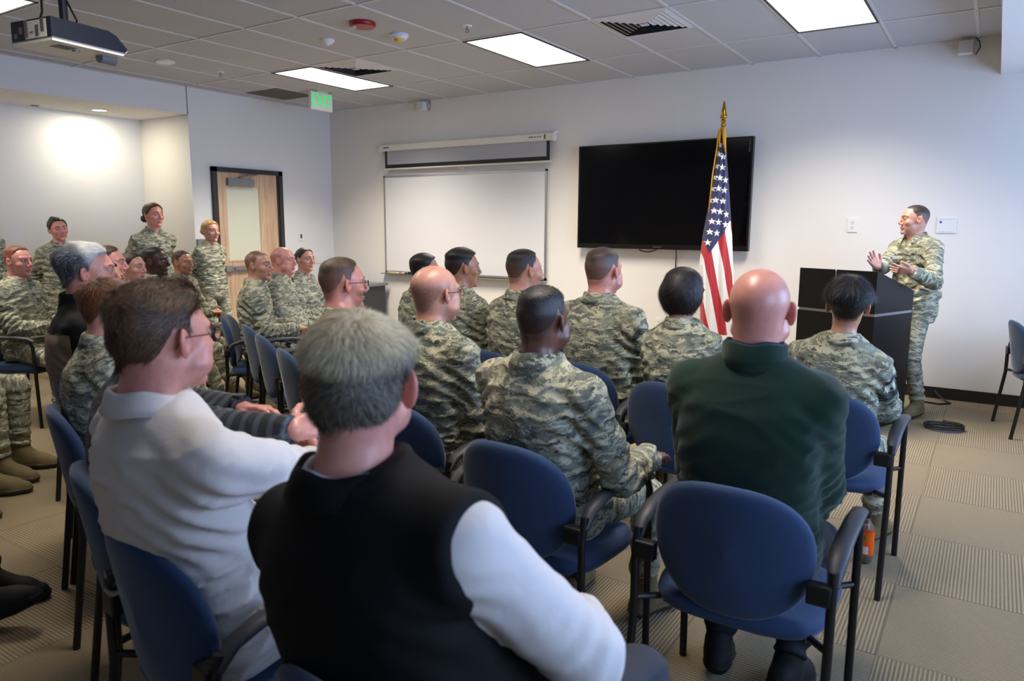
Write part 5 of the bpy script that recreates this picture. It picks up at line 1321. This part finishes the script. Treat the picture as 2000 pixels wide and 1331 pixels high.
p = P('man with short ginger hair in camouflage uniform seen from behind at the left', (212, 550, 2.80), body=-22, dl=2, lean=1, skin='pink', seed=24, sw=1.1, fat=.3, hs=1.04, neck=1.05,
      hair=dict(style='crew', line='male', c=(148, 92, 54), c2=(96, 58, 36), side=.004, top=.014, fade=.02, lift=.35, len0=.006, width=.0008), strands=12000, hunch=1.7)
seat(p, 'blue guest chair holding the ginger-haired man, back edge seen at the left', .05, .07)
p = P('man with swept silver-grey hair in a black jacket at the left', (170, 480, 3.25), body=-26, dl=-3, lean=4, skin='pink', seed=25, outfit='black', hs=1.02, h=dict(tanback=True, nose=1.1),
      hair=dict(style='wavy', line='male', c=(92, 94, 100), c2=(52, 54, 60), c3=(236, 234, 230), mixf=lambda Q: sstep(Q[:, 1]+.5*Q[:, 2], .01, .06), side=.007, top=.016, fade=.018, lift=.06, lenf=1.2, len0=.010, width=.001, sweep=(.2, -1, .0)), strands=14000)
seat(p, 'blue guest chair holding the silver-haired man in black at the left', .08, .11)
# ---- left block, facing right
p = P('young man with shaved dark hair and folded hands in camouflage uniform below the door', (505, 490, 5.45), body=-45, dl=-15, lean=4, skin='olive', seed=26, rank=(1, 'senior'), arms='clasp', tee=True, hs=1.04, tapes=False,
      hair=dict(style='none', c=(52, 42, 38), stubble=dict(a=.8, c=(56, 46, 42)), brow=(30, 22, 20)))
seat(p, 'blue guest chair holding the young man with folded hands')
p = P('heavy balding man in camouflage uniform seated right of the door', (553, 483, 5.95), body=-55, dl=-8, lean=6, skin='pink', seed=27, fat=1.1, sw=1.12, h=dict(fat=1.0), neck=1.15, tee=True, tapes=True, arms='lap', hs=1.02,
      hair=dict(style='none', c=(120, 84, 66), stubble=dict(a=.45, c=(120, 80, 60), line='fringe', crown=.04)))
seat(p, 'blue guest chair holding the heavy balding man')
p = P('woman with a sleek dark bun in camouflage uniform below the thermostat', (596, 485, 6.5), body=-75, dl=-26, lean=5, skin='fair', female=True, seed=28, tee=True, hs=.98, res=1.15,
      hair=dict(style='slick', line='female', c=(22, 17, 18), c2=(34, 27, 27), side=.005, top=.007, fade=.012, bun=(0, -.125, .028, .040)))
seat(p, 'blue guest chair holding the woman with the sleek dark bun')
p = P('seated man with short brown hair and crossed legs in camouflage uniform below the blonde woman', (356, 491, 6.5), body=-62, dl=-8, lean=7, skin='tan', seed=29, tee=True, h=dict(jaw=.95), hs=1.04,
      hair=crew(dict(c=(84, 58, 42), c2=(60, 42, 30)), ), arms='clasp', legs={-1: ((.02, .56, .10), (-.1, 1, 1), (.3, 1, 0)), 1: ((-.14, .60, .34), (.3, .8, 1), (-.4, .9, .1))}, )
seat(p, 'blue guest chair holding the seated man with crossed legs')
p = P('seated dark-skinned man with short black hair in profile below the standing woman with brown bun', (303, 484, 5.95), body=-60, dl=0, lean=5, skin='dark', seed=30, hs=1.06, tee=True, hair=crew(dict(c=(14, 12, 13), c2=(24, 20, 20)), ), legs='fwd')
seat(p, 'blue guest chair holding the seated dark-skinned man in profile')
p = P('woman with dark pulled-back hair looking right over the seated crowd', (258, 495, 5.4), body=-66, dl=-15, lean=5, skin='fair', female=True, seed=31, hs=1.05, tee=True,
      hair=dict(style='slick', line='female', c=(38, 26, 24), c2=(54, 38, 34), side=.008, top=.011, fade=.012, bun=(0, -.125, .01, .038)))
seat(p, 'blue guest chair holding the woman with dark pulled-back hair')
p = P('fair man with brown crew cut seated just behind the silver-haired man', (212, 482, 4.78), body=-58, dl=0, lean=5, skin='pink', seed=32, tee=True, hair=crew(dict(c=(92, 62, 46), c2=(60, 42, 32)), ))
seat(p, 'blue guest chair holding the fair man with brown crew cut')
p = P('tanned man with black brows glimpsed between silver hair and ginger hair', (205, 512, 4.1), body=-50, dl=0, lean=8, skin='tan', seed=33, glasses=True, hair=dict(style='crew', line='male', c=(24, 20, 20), c2=(36, 30, 30), side=.006, top=.012, fade=.02))
seat(p, 'blue guest chair holding the tanned man with black brows')
p = P('young man with ginger-red crew cut and clasped hands in camouflage uniform, at far left', (34, 482, 5.5), body=-60, dl=-15, lean=6, skin='pink', seed=34, tee=True, rank=(1, 'airman'), arms='clasp', hs=1.03, h=dict(faintbrow=True), legs='wide',
      hair=crew(dict(c=(150, 88, 62), c2=(116, 66, 46)), fz=.7))
seat(p, 'blue guest chair holding the young man with ginger-red hair, black arm rest at far left')
# ---- standing at the back
p = P('blonde woman in camouflage uniform standing beside the door, hands behind her back', (411, 432, 7.95), body=-88, look=-90, sit=False, lean=2, skin='fair', female=True, group='standing people', seed=41, hs=1.12, tee=True, tapes=True, arms='behind', legs='stand', res=1.1,
      hair=dict(style='slick', line='female', c=(226, 184, 112), c2=(176, 134, 76), brow=(60, 42, 30), side=.012, top=.013, fade=.012, bun=(.01, -.122, .0, .042)))
p = P('tall woman with low brown bun in camouflage uniform standing at the alcove', (299, 398, 7.5), body=-92, look=-86, sit=False, lean=1, skin='pink', female=True, group='standing people', seed=42, hs=1.08, tee=True, tapes=True, arms='behind', legs='stand', res=1.1, sw=1.2,
      hair=dict(style='slick', line='female', c=(92, 54, 38), c2=(60, 36, 26), side=.011, top=.012, fade=.012, bun=(.02, -.115, -.03, .042)))
p = P('woman with tilted head and dark bun in camouflage uniform standing at the left wall', (112, 426, 7.1), body=-100, look=-98, roll=8, sit=False, lean=2, skin='pink', female=True, group='standing people', seed=43, hs=1.10, tee=True, tapes=True, arms='behind', legs='stand', res=1.1, sw=1.1,
      hair=dict(style='slick', line='female', c=(48, 32, 30), c2=(32, 22, 22), side=.009, top=.012, fade=.012, bun=(0, -.09, .10, .036)))
p = P('person in camouflage uniform standing at the far left edge, only the shoulder in view', (-42, 400, 6.2), body=-70, sit=False, lean=2, skin='pink', group='standing people', seed=44, hair=crew(BR), arms='side', legs='stand', res=1.4)
# ---- people seated outside the left edge whose legs reach into the picture
p = P('seated person in camouflage at the left edge, knees and two tan boots in view', (-190, 478, 4.15), body=-52, lean=6, skin='pink', seed=45, hair=crew(BR), arms='cross', legs={-1: ((-.14, .42, .10), (-.1, 1, .8), (-.1, 1, 0)), 1: ((.10, .44, .10), (.1, 1, .8), (.1, 1, 0))}, res=1.4)
seat(p, 'blue guest chair outside the left edge behind the camouflaged knees')
p = P('seated person in camouflage at the left edge, one tan boot in view nearest the camera', (-290, 478, 3.66), body=-50, lean=6, skin='pink', seed=46, arms='cross', hair=crew(BR), res=1.4)
seat(p, 'blue guest chair outside the left edge behind the nearest tan boot')
p = P('seated person in blue jeans at the left edge, black shoe with raised toe in view', (-478, 505, 2.5), body=-46, lean=8, skin='pink', seed=47, outfit='jeans', hair=crew(BR), res=1.3, legs={-1: ((-.12, .50, .10), (-.1, 1, .8), (.0, 1, .0)), 1: ((.10, .56, .12), (.1, 1, .8), (.1, 1, .45))})
seat(p, 'blue guest chair outside the left edge behind the raised black shoe')
place_chair(8.22, -.86, -78, 'empty blue guest chair at the right edge beside the white table')
